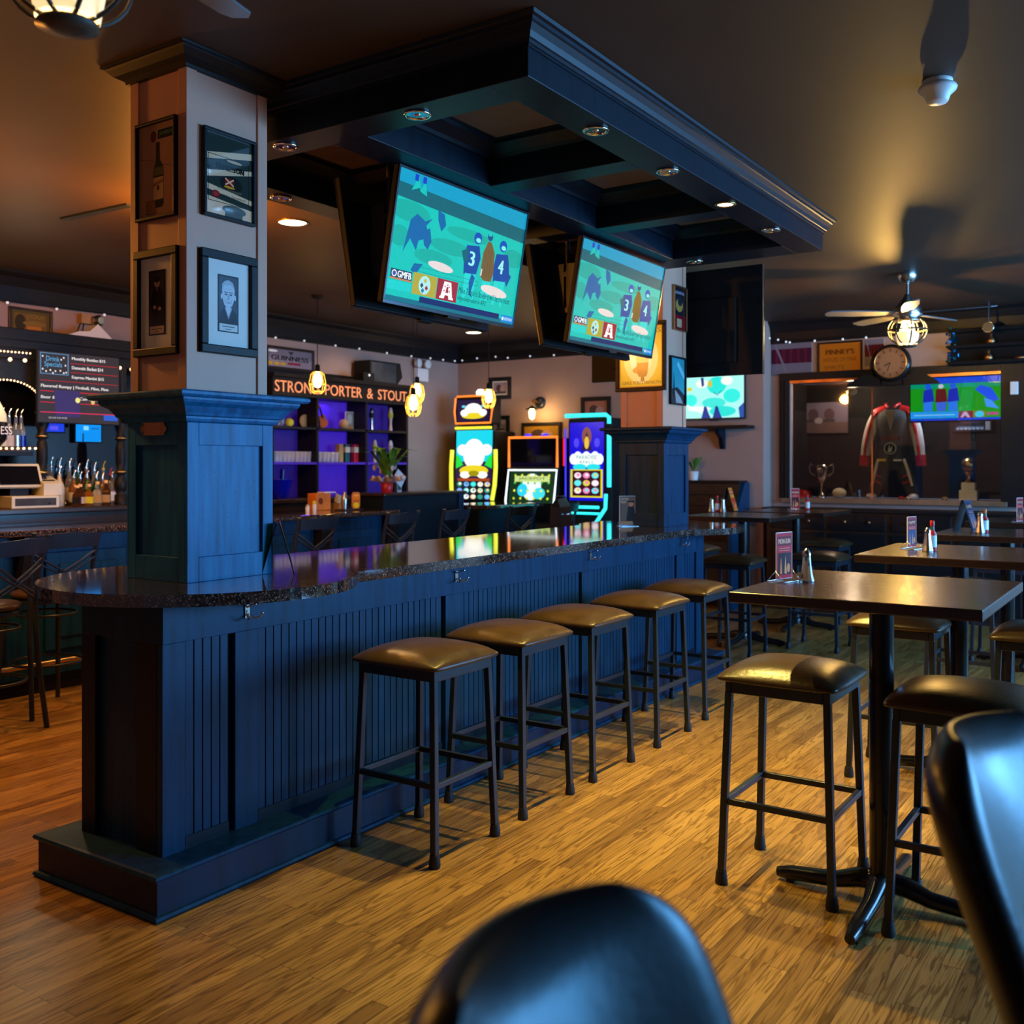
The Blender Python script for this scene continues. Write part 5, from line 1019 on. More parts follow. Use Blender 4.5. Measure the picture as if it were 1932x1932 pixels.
# potted lily on the ledge
t = thing('potted_lily', 'white flowered lily in red pot with paper wrap on the raised ledge', 'plant', (sh(730, 927, 6.6), 6.6, 1.255)); MB().lathe([(.05, 0), (.055, .01), (.068, .12), (.06, .12), (.05, .105), (0, .105)], n=18).build('pot', 'red', t)
b = MB(); R_ = random.Random(3)
for k in range(22):
    a = R_.uniform(0, 2*PI); L = R_.uniform(.22, .42); u = R_.uniform(.15, .75); d = Vector((math.cos(a), math.sin(a), 0)); s_ = Vector((-d.y, d.x, 0)); p = [Vector((0, 0, .10)), d*L*u*.35+Vector((0, 0, .10+L*.5)), d*L*u*.8+Vector((0, 0, .10+L*.85)), d*L*u*1.2+Vector((0, 0, .10+L*.8))]; wd = (.006, .022, .028, .001)
    vs = []; [vs.extend((p[i]-s_*wd[i], p[i]+s_*wd[i])) for i in range(4)]; b.add(vs, [(0, 1, 3, 2), (2, 3, 5, 4), (4, 5, 7, 6)], 0, True)
b.build('foliage', 'leaf', t)
for k in range(9):
    a = R_.uniform(0, 2*PI); r = R_.uniform(.05, .16); z = R_.uniform(.14, .26); MB().ball((r*math.cos(a), r*math.sin(a), z), (.026, .012, .032), 8, 6).build('flower', 'petal', t)
b = MB(); n = 20
for k in range(n):
    a0, a1 = 2*PI*k/n, 2*PI*(k+1)/n; r0, r1 = .145+.03*(k % 2), .145+.03*((k+1) % 2); b.add([(.062*math.cos(a0), .062*math.sin(a0), .10), (.062*math.cos(a1), .062*math.sin(a1), .10), (r1*math.cos(a1), r1*math.sin(a1), .17-.05*((k+1) % 2)), (r0*math.cos(a0), r0*math.sin(a0), .17-.05*(k % 2))], [(0, 1, 2, 3)])
b.build('paper_wrap', 'petal', t); MB().box((.19, .0, .14), (.15, .01, .13), mat=Matrix.Rotation(.6, 3, 'Y')).build('gift_card', 'white', t)
t = thing('photo_cube', 'small pale picture box on the ledge beside the lily', 'box', (sh(751, 922, 6.62), 6.62, 1.255)); MB().bx(-.035, .035, -.02, .02, 0, .10).build('box', 'petal', t, bevel=.004); MB().bx(-.025, .025, -.022, -.02, .02, .08).build('picture', 'teal', t)
# on top of the shelf unit and the wall
t = thing('loudspeaker', 'black wedge loudspeaker on top of the lettered shelf unit', 'speaker', (sh(720, 700, 7.72), 7.74, 2.46)); MB().prism([(-.27, -.08, 0), (.20, -.08, 0), (.30, -.08, .10), (.26, -.08, .26), (-.27, -.08, .26)], (0, .24, 0)).build('cabinet', 'plastic_black', t, bevel=.01); MB().bx(-.25, .18, -.086, -.08, .02, .24).build('grille', 'grey_fabric', t)
t = thing('router_box', 'small grey box with light beside the wedge loudspeaker', 'box', (sh(694, 712, 7.58), 7.60, 2.46)); MB().bx(-.09, .09, -.04, .05, 0, .10).build('case', 'plastic_black', t, bevel=.005); MB().ball((0, -.04, .07), .014, 8, 6).build('indicator', 'fairy', t)
q = atY(788, 705, YB); t = thing('emergency_light', 'white twin head emergency light on the back wall corner', 'emergency light', (q.x, YB, q.z)); MB().bx(-.12, .12, -.08, .004, -.10, .06).build('battery_box', 'white', t, bevel=.008)
for s in (-1, 1): MB().lathe([(.02, 0), (.05, -.03), (.055, -.07), (.05, -.075), (0, -.07)], (s*.09, -.03, .12), 16, axis='Y').build('lamp_head', 'white', t)
# ---------------------------------------------------------------- caged pendants
def pendant(label, px, py, Y):
    q = atY(px, py, Y); L = CEIL-q.z-.11
    t = thing('cage_pendant', label, 'pendant lamp', (q.x, Y, CEIL)); MB().lathe([(.055, 0), (.055, -.015), (.02, -.03)], n=18).build('ceiling_rose', 'plastic_black', t); MB().cyl((0, 0, -.02), (0, 0, -L+.05), .004, n=6).build('cord', 'plastic_black', t)
    MB().lathe([(.012, -L+.06), (.022, -L+.05), (.024, -L), (.034, -L-.01)], n=14).build('socket', 'plastic_black', t)
    MB().lathe([(.014, -L), (.034, -L-.05), (.042, -L-.10), (.030, -L-.145), (0, -L-.16)], n=16).build('bulb', 'bulb', t)
    b = MB()
    for k in range(8): a = 2*PI*k/8; b.tube([(r*math.cos(a), r*math.sin(a), -L+z) for r, z in ((.03, -.005), (.06, -.03), (.078, -.12), (.06, -.19), (.03, -.215))], .0038, 5)
    for r, z in ((.06, -.03), (.078, -.12), (.06, -.19)): b.tube([(r*math.cos(2*PI*k/20), r*math.sin(2*PI*k/20), -L+z) for k in range(20)], .004, 5, True)
    b.build('cage', 'cage_gold', t); return t
PEND = [(599, 722, 6.7, 'glowing caged pendant in front of the gold lettering'), (787, 742, 6.55, 'upper of two overlapping caged pendants left of slot machines'), (780, 765, 6.1, 'lower of two overlapping caged pendants left of slot machines'), (922, 752, 6.3, 'caged pendant beside the leftmost slot machine top')]
for px, py, Y, l in PEND: pendant(l, px, py, Y)
# ================================================================= slot machines
def symbols(a, cols, rows, x0, y0, x1, y1, pal, r=.38):
    dx, dy = (x1-x0)/cols, (y1-y0)/rows
    for j in range(rows):
        for i in range(cols):
            c = pal[(i*3+j*2) % len(pal)]; cx, cy = x0+(i+.5)*dx, y0+(j+.5)*dy
            a.ell(cx, cy, dx*r, dy*r, c); a.ell(cx+dx*.05, cy+dy*.08, dx*r*.5, dy*r*.5, pal[(i+j+1) % len(pal)])
def machine(label, px0, px1, zt):
    y0, y1 = atX(px0, 850, 10.05).y, atX(px1, 850, 10.05).y
    t = thing('slot_machine', label, 'slot machine', (10.05, (y0+y1)/2, 0), -PI/2); w = y0-y1
    MB().bx(-w/2+.02, w/2-.02, .06, .50, 0, zt-.05).build('cabinet', 'plastic_black', t, bevel=.02)
    MB().prism([(-w/2+.02, -.14, .62), (-w/2+.02, -.16, .70), (-w/2+.02, .06, .86), (-w/2+.02, .06, .62)], (w-.04, 0, 0)).build('button_deck', 'plastic_black', t, bevel=.01)
    return t, w
def neon(t, pts, mat, r=.018): MB().tube(pts, r, 8).build('neon_tube', mat, t)
t, w = machine('tall slot machine with curved yellow edged screen and orange topper', 849, 932, 2.0)
a = Art(); a.rect(0, 0, 1, 1, S(40, 24, 60)); a.rect(0, .55, 1, 1, S(20, 190, 210)); a.poly([(0, .45), (.2, .5), (.1, .62), (0, .65)], S(30, 200, 60)); a.poly([(1, .45), (.8, .5), (.9, .62), (1, .65)], S(30, 200, 60))
a.ell(.5, .66, .30, .22, S(236, 232, 226)); a.ell(.18, .72, .15, .08, S(240, 236, 230)); a.ell(.84, .72, .15, .08, S(240, 236, 230)); a.ell(.5, .60, .18, .10, S(250, 248, 240)); a.ell(.5, .42, .40, .08, S(210, 190, 30)); a.ell(.26, .36, .14, .05, S(250, 246, 220)); a.ell(.74, .36, .14, .05, S(250, 246, 220)); a.ell(.5, .38, .15, .04, S(140, 130, 10)); a.rect(.06, .27, .94, .31, S(150, 60, 20)); a.rect(0, 0, 1, .27, S(20, 24, 34)); symbols(a, 5, 3, .02, .0, .98, .27, [S(60, 220, 210), S(230, 200, 150), S(120, 160, 240), S(240, 240, 230), S(40, 140, 120)])
a.build('curved_screen', t, 'bright_screen', (-w/2+.06, .03, 1.10), (w-.12, 0, 0), (0, .03, .86), step=.0003)
for s in (-1, 1): neon(t, [(s*(w/2-.03), .0, 1.10), (s*(w/2-.005), .02, 1.28), (s*(w/2+.005), .03, 1.5), (s*(w/2-.005), .04, 1.72)], 'neon_yellow', .026)
neon(t, [(-w/2+.06, .03, 1.99), (w/2-.06, .03, 1.99)], 'neon_yellow', .016)
MB().bx(-w/2+.04, w/2-.06, .05, .25, 2.03, 2.38).build('topper', 'plastic_black', t, bevel=.02)
a = Art(); a.rect(0, 0, 1, 1, S(30, 14, 50)); a.ell(.5, .5, .28, .34, S(236, 232, 226)); a.ell(.5, .26, .36, .14, S(210, 190, 30)); a.ell(.22, .4, .12, .16, S(240, 236, 230)); a.ell(.8, .4, .12, .16, S(240, 236, 230)); a.ell(.2, .7, .06, .06, S(90, 190, 220)); a.ell(.8, .7, .06, .06, S(90, 190, 220)); a.build('topper_screen', t, 'bright_screen', (-w/2+.08, .048, 2.07), (w-.18, 0, 0), (0, 0, .27))
neon(t, [(-w/2+.06, .04, 2.37), (-w/2+.04, .04, 2.20), (-w/2+.06, .04, 2.05), (w/2-.08, .04, 2.05), (w/2-.05, .04, 2.25)], 'neon_orange', .012); neon(t, [(-w/2+.08, .04, 2.385), (w/2-.10, .04, 2.385)], 'neon_orange', .012); MB().lathe([(.05, 2.39), (.055, 2.44), (.03, 2.47), (0, 2.47)], (.03, .15, 0), 16).build('beacon', 'downlight', t)
t, w = machine('shorter slot machine with orange framed dark screen above green screen', 953, 1052, 1.90)
MB().bx(-w/2+.06, w/2-.06, .04, .06, 1.52, 1.84).build('dark_screen', 'black_glass', t)
neon(t, [(-w/2+.03, .04, 1.50), (-w/2+.03, .04, 1.86), (w/2-.03, .04, 1.86), (w/2-.03, .04, 1.50)], 'neon_orange', .016)
a = Art(); a.rect(0, 0, 1, 1, S(16, 44, 20)); a.ell(.5, .5, .22, .42, S(214, 230, 224)); a.rect(.1, .66, .9, .84, S(180, 200, 120)); a.ell(.3, .4, .12, .2, S(40, 190, 220)); a.ell(.68, .3, .14, .18, S(60, 200, 210)); symbols(a, 6, 4, .04, .02, .96, .98, [S(200, 210, 40), S(30, 160, 60), S(220, 220, 60)], .16); a.text('JACKPOT', .2, .70, .8, .80, S(30, 60, 30)); a.build('lower_screen', t, 'bright_screen', (-w/2+.06, -.02, 1.08), (w-.12, 0, 0), (0, .06, .38), step=.0003)
neon(t, [(-w/2+.03, -.04, 1.08), (-w/2+.03, .03, 1.47), (w/2-.03, .03, 1.47), (w/2-.03, -.04, 1.08)], 'neon_white', .013)
for s in (-.12, .12): MB().ball((s, .12, 1.88), (.06, .03, .03), 10, 6).build('top_lamp', 'neon_blue', t)
neon(t, [(w/2+.015, .12, 1.52), (w/2+.015, .12, 1.84)], 'neon_red', .012)
t, w = machine('blue slot machine outlined with thick cyan neon tubes, beside far pillar', 1064, 1152, 2.12)
a = Art(); a.rect(0, 0, 1, 1, S(14, 10, 190)); a.ell(.5, .82, .14, .12, S(120, 70, 60)); a.poly([(.34, .64), (.5, .88), (.66, .64)], S(30, 20, 60)); a.ell(.5, .74, .07, .08, S(210, 170, 60)); a.ell(.2, .74, .08, .06, S(70, 60, 210)); a.ell(.8, .74, .08, .06, S(70, 60, 210))
for i in range(7): a.ell(.12+.125*i, .53+.03*(i % 2), .12, .07, S(220, 232, 226))
a.ell(.5, .50, .42, .07, S(226, 236, 226)); a.text('PARADISE', .2, .53, .8, .58, S(60, 120, 140)); a.text('REELS', .3, .475, .7, .51, S(60, 120, 140)); a.ell(.3, .43, .2, .04, S(30, 200, 210)); a.ell(.7, .43, .2, .04, S(30, 200, 210))
a.rect(.03, .04, .97, .40, S(200, 190, 30)); a.rect(.09, .06, .91, .385, S(54, 8, 26)); symbols(a, 3, 3, .12, .08, .88, .37, [S(230, 210, 220), S(200, 190, 60), S(90, 210, 220), S(220, 120, 170)], .40)
a.build('main_screen', t, 'bright_screen', (-w/2+.05, .04, 1.12), (w-.16, 0, 0), (0, .01, .90), step=.0003)
neon(t, [(-w/2+.01, .02, 2.10), (w/2-.07, .02, 2.10), (w/2-.03, .02, 2.07), (w/2-.03, .02, 2.00)], 'neon_cyan', .024); neon(t, [(w/2-.03, .02, 1.94), (w/2-.03, .02, 1.28)], 'neon_cyan', .026)
neon(t, [(-w/2+.02, -.06, 1.05), (w/2-.12, -.06, 1.05)], 'neon_cyan', .018); neon(t, [(w/2-.06, .0, 1.20), (w/2-.05, -.03, 1.04), (w/2-.16, -.10, .84)], 'neon_cyan', .022); neon(t, [(-w/2+.04, -.08, .98), (w/2-.10, -.08, .98)], 'neon_cyan', .014); neon(t, [(w/2-.20, -.12, .82), (-.1, -.12, .79)], 'neon_blue', .02); neon(t, [(-w/2+.01, .02, 1.95), (-w/2+.01, .02, 1.15)], 'neon_blue', .010)
# casino chair
q = atY(1058, 960, 5.1); t = thing('casino_chair', 'black padded casino chair with a handle slot in its back', 'chair', (q.x, 5.1, 0), .3)
MB().rings(-.22, .22, -.05, .05, [(-.03, .72), (0, .76), (.01, .95), (0, 1.12), (-.04, 1.20), (-.08, 1.225)]).build('backrest', 'gloss_black', t, bevel=.02); MB().tube([(-.05, -.06, 1.05), (-.05, -.09, 1.05), (.06, -.09, 1.05), (.06, -.06, 1.05)], .01, 6).build('handle', 'chrome', t); MB().bx(-.22, .22, .02, .44, .62, .72).build('seat', 'gloss_black', t, bevel=.03); MB().cyl((0, .2, .03), (0, .2, .62), .04).lathe([(.24, 0), (.24, .02), (.05, .04)], (0, .2, 0), 24).build('pedestal', 'black_metal', t)
# ================================================================= far wall pictures, sconce, shelf, bench
def gray(c=(120, 90, 90)): a = Art(); a.rect(0, 0, 1, 1, S(*c)); a.ell(.4, .5, .2, .3, S(80, 60, 64)); a.ell(.66, .44, .18, .26, S(170, 140, 130)); a.rect(.1, .05, .9, .2, S(70, 54, 56)); return a
framed('framed_photo', 'small dark framed photo high on brown wall above sconce', 'picture', 'X', XF, (924, 713, 965, 752), gray((150, 130, 150)), .05, board=.015, mat='print')
framed('framed_photo', 'middle small framed photo between the slot machines', 'picture', 'X', XF, (926, 785, 962, 822), gray((190, 150, 130)), .05, board=.015, mat='print')
framed('framed_photo', 'lowest small framed photo between the slot machines', 'picture', 'X', XF, (928, 856, 958, 890), gray((180, 140, 120)), .05, board=.01, mat='print')
framed('framed_picture', 'gold lit framed picture under the sconce behind the shorter slot machine', 'picture', 'X', XF, (985, 798, 1060, 842), gray((160, 120, 40)), .04, mat='print')
framed('framed_photo', 'framed portrait photo behind the cyan neon slot machine', 'picture', 'X', XF, (1097, 750, 1153, 800), gray((170, 110, 90)), .05, mat='print')
q = atX(1020, 760, XF); t = thing('wall_sconce', 'black wall sconce with bare bulb between the slot machines', 'wall lamp', (XF, q.y, q.z), -PI/2); MB().lathe([(.075, 0), (.075, -.02), (.03, -.03)], n=20, axis='Y').build('back_plate', 'black_metal', t); MB().tube([(0, -.02, 0), (0, -.16, .02), (-.0, -.20, -.02), (0, -.20, -.06)], .012, 8).build('arm', 'brass', t); MB().lathe([(.09, -.09), (.03, -.06), (.02, -.05)], (0, -.20, 0), 18, cap=False).build('shade', 'black_metal', t); MB().lathe([(.02, -.07), (.04, -.13), (.03, -.20), (0, -.22)], (0, -.20, 0), 14).build('bulb', 'bulb', t)
p0, p1 = atX(1300, 808, XF), atX(1424, 812, XF); t = thing('bracket_shelf', 'dark wall shelf on a curved bracket beneath the wall television', 'shelf', (XF, (p0.y+p1.y)/2, p0.z-.02), -PI/2); w = p0.y-p1.y
MB().bx(-w/2, w/2, -.24, 0, 0, .035).build('board', 'black_wood', t, bevel=.005); b = MB(); b.prism([(.0, 0, 0), (.0, -.20, 0), (.0, -.19, -.04), (.0, -.09, -.10), (.0, -.05, -.2), (.0, -.03, -.22), (.0, 0, -.22)], (.05, 0, 0)); b.build('bracket', 'black_blue', t, bevel=.004)
t = thing('booth_bench', 'dark wood booth bench against the brown wall, beyond far pillar', 'bench', (10.3, 4.6, 0)); MB().bx(10.35, 10.58, 4.0, 5.15, 0, 1.33).build('slatted_back', 'dark_wood', t, W=True); MB().bx(10.33, 10.585, 3.98, 5.17, 1.33, 1.36).build('cap_rail', 'black_wood', t, W=True, bevel=.006)
for z in (.95, 1.08, 1.2): MB().bx(10.34, 10.352, 4.0, 5.15, z, z+.012).build('back_slat', 'black_wood', t, W=True)
MB().bx(10.05, 10.35, 4.0, 5.15, .12, .72).build('seat', 'dark_wood', t, W=True, bevel=.02); MB().prism([(10.050, 3.96, 0), (10.585, 3.96, 0), (10.585, 3.96, 1.34), (10.45, 3.96, 1.34), (10.2, 3.96, 1.02), (10.050, 3.96, .98)], (0, .04, 0)).build('end_panel', 'navy', t, W=True)
q = atX(1307, 890, 10.45); t = thing('potted_fern', 'green fern in white pot half hidden behind the far pillar', 'plant', (10.47, q.y, 1.36)); MB().lathe([(.045, 0), (.06, .10), (.05, .10), (0, .09)], n=16).build('pot', 'white', t); b = MB(); R_ = random.Random(5)
for k in range(26):
    a = R_.uniform(0, 2*PI); d = Vector((math.cos(a)*.7, math.sin(a), 0)); s_ = Vector((-d.y, d.x, 0))*.012; L = R_.uniform(.10, .2); p = [Vector((0, 0, .09)), d*L*.5+Vector((0, 0, .12+L*.7)), d*L*.9+Vector((0, 0, .10+L*.75))]; b.add([p[0], p[1]-s_, p[1]+s_, p[2]], [(0, 1, 3, 2)])
b.build('foliage', 'leaf', t)
# ================================================================= glazed display case in the far wall
dc = thing('display_case', 'glazed display case built into the far right wall, dark blue frame', 'display case', (XG+.25, (CY0+CY1)/2, CZ0)); X1 = XG+.60
MB().bx(X1, X1+.03, CY0-.02, CY1+.02, CZ0, CZ1).build('back_panel', 'matte_black', dc, W=True); MB().bx(XG+.10, X1, CY0-.03, CY0-.001, CZ0, CZ1).bx(XG+.10, X1, CY1+.001, CY1+.03, CZ0, CZ1).bx(XG+.10, X1, CY0, CY1, CZ1+.001, CZ1+.03).build('lining', 'matte_black', dc, W=True)
MB().bx(XG-.05, X1, CY0+.001, CY1-.001, CZ0-.045, CZ0-.001).bx(XG-.07, XG-.001, CY0-.06, CY1+.08, CZ0-.05, CZ0-.001).build('sill', 'sill_wood', dc, W=True, bevel=.006)
MB().bx(XG-.04, XG, CY1, CY1+.11, CZ0, CZ1+.08).bx(XG-.04, XG, CY0-.30, CY0, CZ0-.05, CZ1+.08).bx(XG-.04, XG, CY0, CY1, CZ1, CZ1+.08).bx(XG-.055, XG-.04, CY1+.02, CY1+.04, CZ0, CZ1).bx(XG-.055, XG-.04, CY1+.06, CY1+.075, CZ0, CZ1).build('frame', 'black_wood', dc, W=True, bevel=.004)
MB().bx(XG-.02, XG+.005, CY0, CY1, CZ1-.03, CZ1).bx(XG+.0, XG+.015, (CY0+CY1)/2+.17, (CY0+CY1)/2+.185, CZ0, CZ1-.03).build('track', 'copper', dc, W=True)
GA = math.radians(-.2); yc = (CY0+CY1)/2
MB().box((XG+.05, yc, (CZ0+CZ1)/2), (.005, CY1-CY0-.02, CZ1-CZ0-.04), rz=GA).build('glass_door', 'case_glass', dc, W=True)
XS = XG+.30
# race suit on a stand
q = atX(1685, 935, XS); t = thing('race_suit', 'dark padded race suit with red and white sleeves displayed upright in case', 'race suit', (XS, q.y, CZ0), -PI/2)
def flat(pts, rr, k=.62, n=14):
    b = MB().tube([(p[0], p[1]/k, p[2]) for p in pts], rr, n); b.v = [Vector((v.x, v.y*k, v.z)) for v in b.v]; return b
flat([(0, 0, .30), (0, 0, .38), (0, 0, .50), (0, 0, .66), (0, 0, .80), (0, 0, .90), (0, 0, .945)], [.14, .165, .16, .165, .19, .185, .10]).build('torso', 'grey_fabric', t, sub=1)
for s in (-1, 1):
    flat([(s*.09, 0, .36), (s*.12, 0, .26), (s*.17, .0, .15), (s*.20, 0, .05)], [.095, .09, .075, .06]).build('trouser_leg', 'grey_fabric', t, sub=1)
    flat([(s*.16, 0, .90), (s*.215, 0, .80), (s*.25, -.02, .66), (s*.275, -.03, .52), (s*.29, -.04, .36)], [.06, .065, .06, .055, .045]).build('sleeve', 'white_fabric', t, sub=1)
    b = MB().tube([(s*.155, -.035, .925), (s*.20, -.045, .86), (s*.235, -.06, .74), (s*.265, -.075, .58), (s*.285, -.075, .40)], [.012, .02, .018, .016, .014], 6); b.build('red_stripe', 'red', t)
    MB().tube([(s*.13, -.095, .42), (s*.165, -.065, .30), (s*.205, -.05, .14)], [.014, .018, .014], 6).build('white_stripe', 'white_fabric', t)
    for z in (.24, .17): MB().tube([(s*.11, -.065, z-.01), (s*.19, -.06, z+.03)], .009, 6).build('red_chevron', 'red', t)
    MB().ball((s*.215, -.04, .028), (.05, .085, .032), 12, 8).build('shoe', 'white', t)
for s in (-1, 1):
    flat([(s*.07, 0, .945), (s*.13, 0, .93), (s*.19, 0, .885)], [.055, .062, .064]).build('red_shoulder', 'red', t, sub=1); flat([(s*.282, -.035, .46), (s*.292, -.04, .35)], [.056, .052]).build('red_cuff', 'red', t, sub=1)
    MB().tube([(s*.03, -.09, .97), (s*.06, -.06, 1.0), (s*.07, .0, 1.01)], .014, 6).build('collar', 'red', t)
MB().prism([(-.055, -.118, .93), (.055, -.118, .93), (.0, -.128, .72)], (0, .02, 0)).build('silver_neck', 'steel', t); word('TRAXX', 'chest_lettering', t, 'red', (-.11, -.135, .62), (.22, 0, 0), (0, 0, .05), .004, bold=.01)
a = Art(); a.ell(.5, .5, .5, .5, S(170, 180, 184), 24); a.ell(.5, .5, .4, .4, S(30, 44, 52), 24); a.poly([(.3, .2), (.45, .85), (.5, .5), (.7, .7), (.6, .2)], S(190, 200, 204)); a.build('emblem', t, 'print', (-.065, -.133, .47), (.13, 0, 0), (0, 0, .13)); MB().bx(-.13, -.05, -.120, -.108, .40, .425).build('yellow_patch', 'yellow', t); MB().bx(.03, .11, -.120, -.108, .40, .42).build('white_patch', 'white', t)
def cs(px): return atX(px, 930, XS).y
t = thing('trophy_cup', 'silver two handled trophy cup in the display case', 'trophy', (XS, cs(1550), CZ0), -PI/2); MB().lathe([(.05, 0), (.05, .03), (.03, .04), (.012, .07), (.012, .14), (.02, .16), (.06, .22), (.078, .30), (.085, .36), (.075, .36), (.06, .24), (0, .2)], n=24).build('cup', 'chrome', t)
for s in (-1, 1): MB().tube([(s*.07, 0, .24), (s*.12, 0, .27), (s*.135, 0, .33), (s*.12, 0, .375), (s*.09, 0, .35)], .008, 8).build('handle', 'chrome', t)
t = thing('ball_trophy', 'gold ball trophy on stepped base in the display case', 'trophy', (XS, cs(1828), CZ0), -PI/2); MB().bx(-.085, .085, -.06, .06, 0, .10).bx(-.065, .065, -.05, .05, .10, .18).build('stepped_base', 'cream', t, bevel=.004); MB().lathe([(.05, .18), (.02, .22), (.035, .27), (.06, .29)], n=18).build('stem', 'brass', t); MB().ball((0, 0, .36), .078, 20, 14).build('gold_ball', 'brass', t)
t = thing('red_cap', 'red baseball cap lying in the display case', 'cap', (XS-.04, cs(1518), CZ0), -PI/2); MB().lathe([(.09, 0), (.09, .03), (.07, .07), (.03, .09), (0, .092)], n=20).build('crown', 'red', t); MB().prism([(-.07, -.08, .006), (.07, -.08, .006), (.05, -.15, .0), (-.05, -.15, .0)], (0, 0, .008)).build('peak', 'red', t, bevel=.003)
t = thing('signed_ball', 'pale signed ball lying beside the silver trophy cup', 'ball', (XS-.05, cs(1586), CZ0)); MB().ball((0, 0, .055), (.075, .075, .055), 18, 12).build('ball', 'mat_board', t)
for px, l, m_ in ((1704, 'tiny red toy car between the shoes of the race suit', 'red'), (1718, 'tiny white toy car between the shoes of the race suit', 'white'), (1785, 'small brown toy at the foot of the blue reflection', 'kraft')): t = thing('toy_car', l, 'toy', (XS-.12, cs(px)-.01, CZ0), -PI/2); MB().prism([(-.03, -.015, .008), (.03, -.015, .008), (.028, -.015, .02), (.012, -.015, .032), (-.014, -.015, .032), (-.028, -.015, .02)], (0, .03, 0)).build('body', m_, t); [MB().lathe([(.008, -.004), (.008, .004)], (sx*.018, sy*.014, .008), 10, axis='Y').build('wheel', 'rubber', t) for sx in (-1, 1) for sy in (-1, 1)]
a = Art(); a.rect(0, 0, 1, 1, S(104, 96, 116)); a.rect(0, 0, 1, .35, S(92, 74, 74)); a.ell(.35, .6, .10, .2, S(80, 60, 70)); a.ell(.65, .6, .10, .2, S(80, 60, 70)); a.rect(.2, .35, .75, .45, S(60, 54, 60)); a.ell(.45, .4, .08, .1, S(150, 140, 150))
framed('framed_photo', 'wide group photo hung at left inside the display case', 'picture', 'X', X1-.002, (1499, 760, 1602, 817), a, .006, mat='print')
a = Art(); a.rect(0, 0, 1, 1, S(24, 26, 34)); a.rect(.1, .1, .8, .3, S(70, 110, 140)); a.ell(.14, .75, .07, .14, S(150, 150, 160)); a.rect(.2, .5, .7, .7, S(60, 50, 60)); a.rect(.84, .05, .96, .9, S(150, 150, 150)); symbols(a, 7, 1, .05, .05, .8, .25, [S(180, 180, 190), S(120, 60, 60), S(80, 110, 160)])
framed('framed_photo', 'small panoramic photo at right inside the display case', 'picture', 'X', X1-.002, (1799, 785, 1872, 813), a, .005, mat='print')
# drawer cabinet below the case
t = thing('drawer_cabinet', 'long dark drawer cabinet with copper pulls beneath the display case', 'cabinet', (10.6, 2.2, 0)); MB().bx(10.45, XG-.08, .6, 3.72, 0, 1.045).build('carcass', 'dark_wood', t, W=True); MB().bx(10.40, XG-.075, .55, 3.76, 1.045, 1.08).build('top', 'black_wood', t, W=True, bevel=.006)
for i in range(5):
    y0 = .66+i*.61; d = MB().bx(10.432, 10.45, y0, y0+.56, .86, 1.02).build('drawer', 'black_wood', t, W=True, bevel=.006)
    for k in (.16, .40):
        m_ = MB().lathe([(.006, 0), (.008, -.012), (.016, -.02), (.012, -.028), (0, -.03)], (10.432, y0+k, .95), 12, axis='X'); m_.v = [v-Vector(t.location) for v in m_.v]; m_.build('pull', 'copper', d)
    MB().bx(10.432, 10.45, y0, y0+.56, .10, .83).build('door', 'black_wood', t, W=True, bevel=.006)
# above the case
t = thing('mantel_clock', 'round black clock with roman dial standing on the display case', 'clock', (XG-.10, atX(1682, 685, XG-.1).y, atX(1682, 685, XG-.1).z), -PI/2); r = .155
MB().lathe([(0, .06), (r+.03, .06), (r+.04, .02), (r+.035, -.03), (r+.012, -.055), (r-.004, -.05)], n=36, axis='Y').build('case', 'gloss_black', t)
a = Art(); a.ell(.5, .5, .5, .5, S(150, 104, 70), 36); a.ell(.5, .5, .34, .34, S(158, 112, 76), 30)
for k in range(12): an = PI/6*k; a.line([(.5+.36*math.sin(an), .5+.36*math.cos(an)), (.5+.46*math.sin(an), .5+.46*math.cos(an))], .03, S(50, 34, 24))
a.line([(.5, .5), (.30, .40)], .03, S(30, 22, 18)); a.line([(.5, .5), (.40, .22)], .02, S(30, 22, 18)); a.build('dial', t, 'print', (-r, -.0515, -r), (2*r, 0, 0), (0, 0, 2*r)); MB().lathe([(r-.006, -.05), (r, -.058), (r+.008, -.05)], n=36, axis='Y', cap=False).build('rim', 'brass', t)
b = MB()
for s in (-1, 1): b.prism([(s*.10, .0, -.17), (s*.22, .0, -.10), (s*.30, .0, -.11), (s*.44, .0, -.20), (s*.46, .0, -.23), (s*.1, 0, -.23)], (0, .05, 0))
b.bx(-.12, .12, 0, .05, -.23, -.14); b.build('scroll_base', 'black_wood', t, bevel=.008)
def plate(name, label, cat, box, art, X=XG-.004, fw=.02, frame='black_wood', mat='print'): return framed(name, label, cat, 'X', X, box, art, fw, frame, mat)
a = Art(); a.rect(0, 0, 1, 1, S(196, 110, 18)); a.text("PINNEY'S", .16, .66, .84, .82, S(110, 56, 8), bold=.01); a.text('HOUSE OF FINE', .1, .44, .9, .56, S(120, 62, 10)); a.text('SPIRITS', .12, .2, .6, .32, S(120, 62, 10))
plate('framed_sign', 'orange framed sign with faded lettering left of the clock', 'sign', (1543, 647, 1628, 710), a)
def banner(label, box):
    a = Art(); a.rect(0, 0, 1, 1, S(120, 112, 124)); a.rect(0, .36, 1, .80, S(74, 20, 44)); [a.rect(.1+.18*k, .36, .16+.18*k, .80, S(104, 24, 54)) for k in range(5)]; a.line([(.08, .98), (.4, .02)], .05, S(130, 122, 132))
    loc, rz, w, h = on_wall('X', XG-.004, *box); t = thing('wall_banner', label, 'banner', loc, rz); MB().bx(-w/2, w/2, -.006, 0, 0, h).build('cloth', 'white', t); a.build('stripes', t, 'print', (-w/2, -.0065, 0), (w, 0, 0), (0, 0, h))
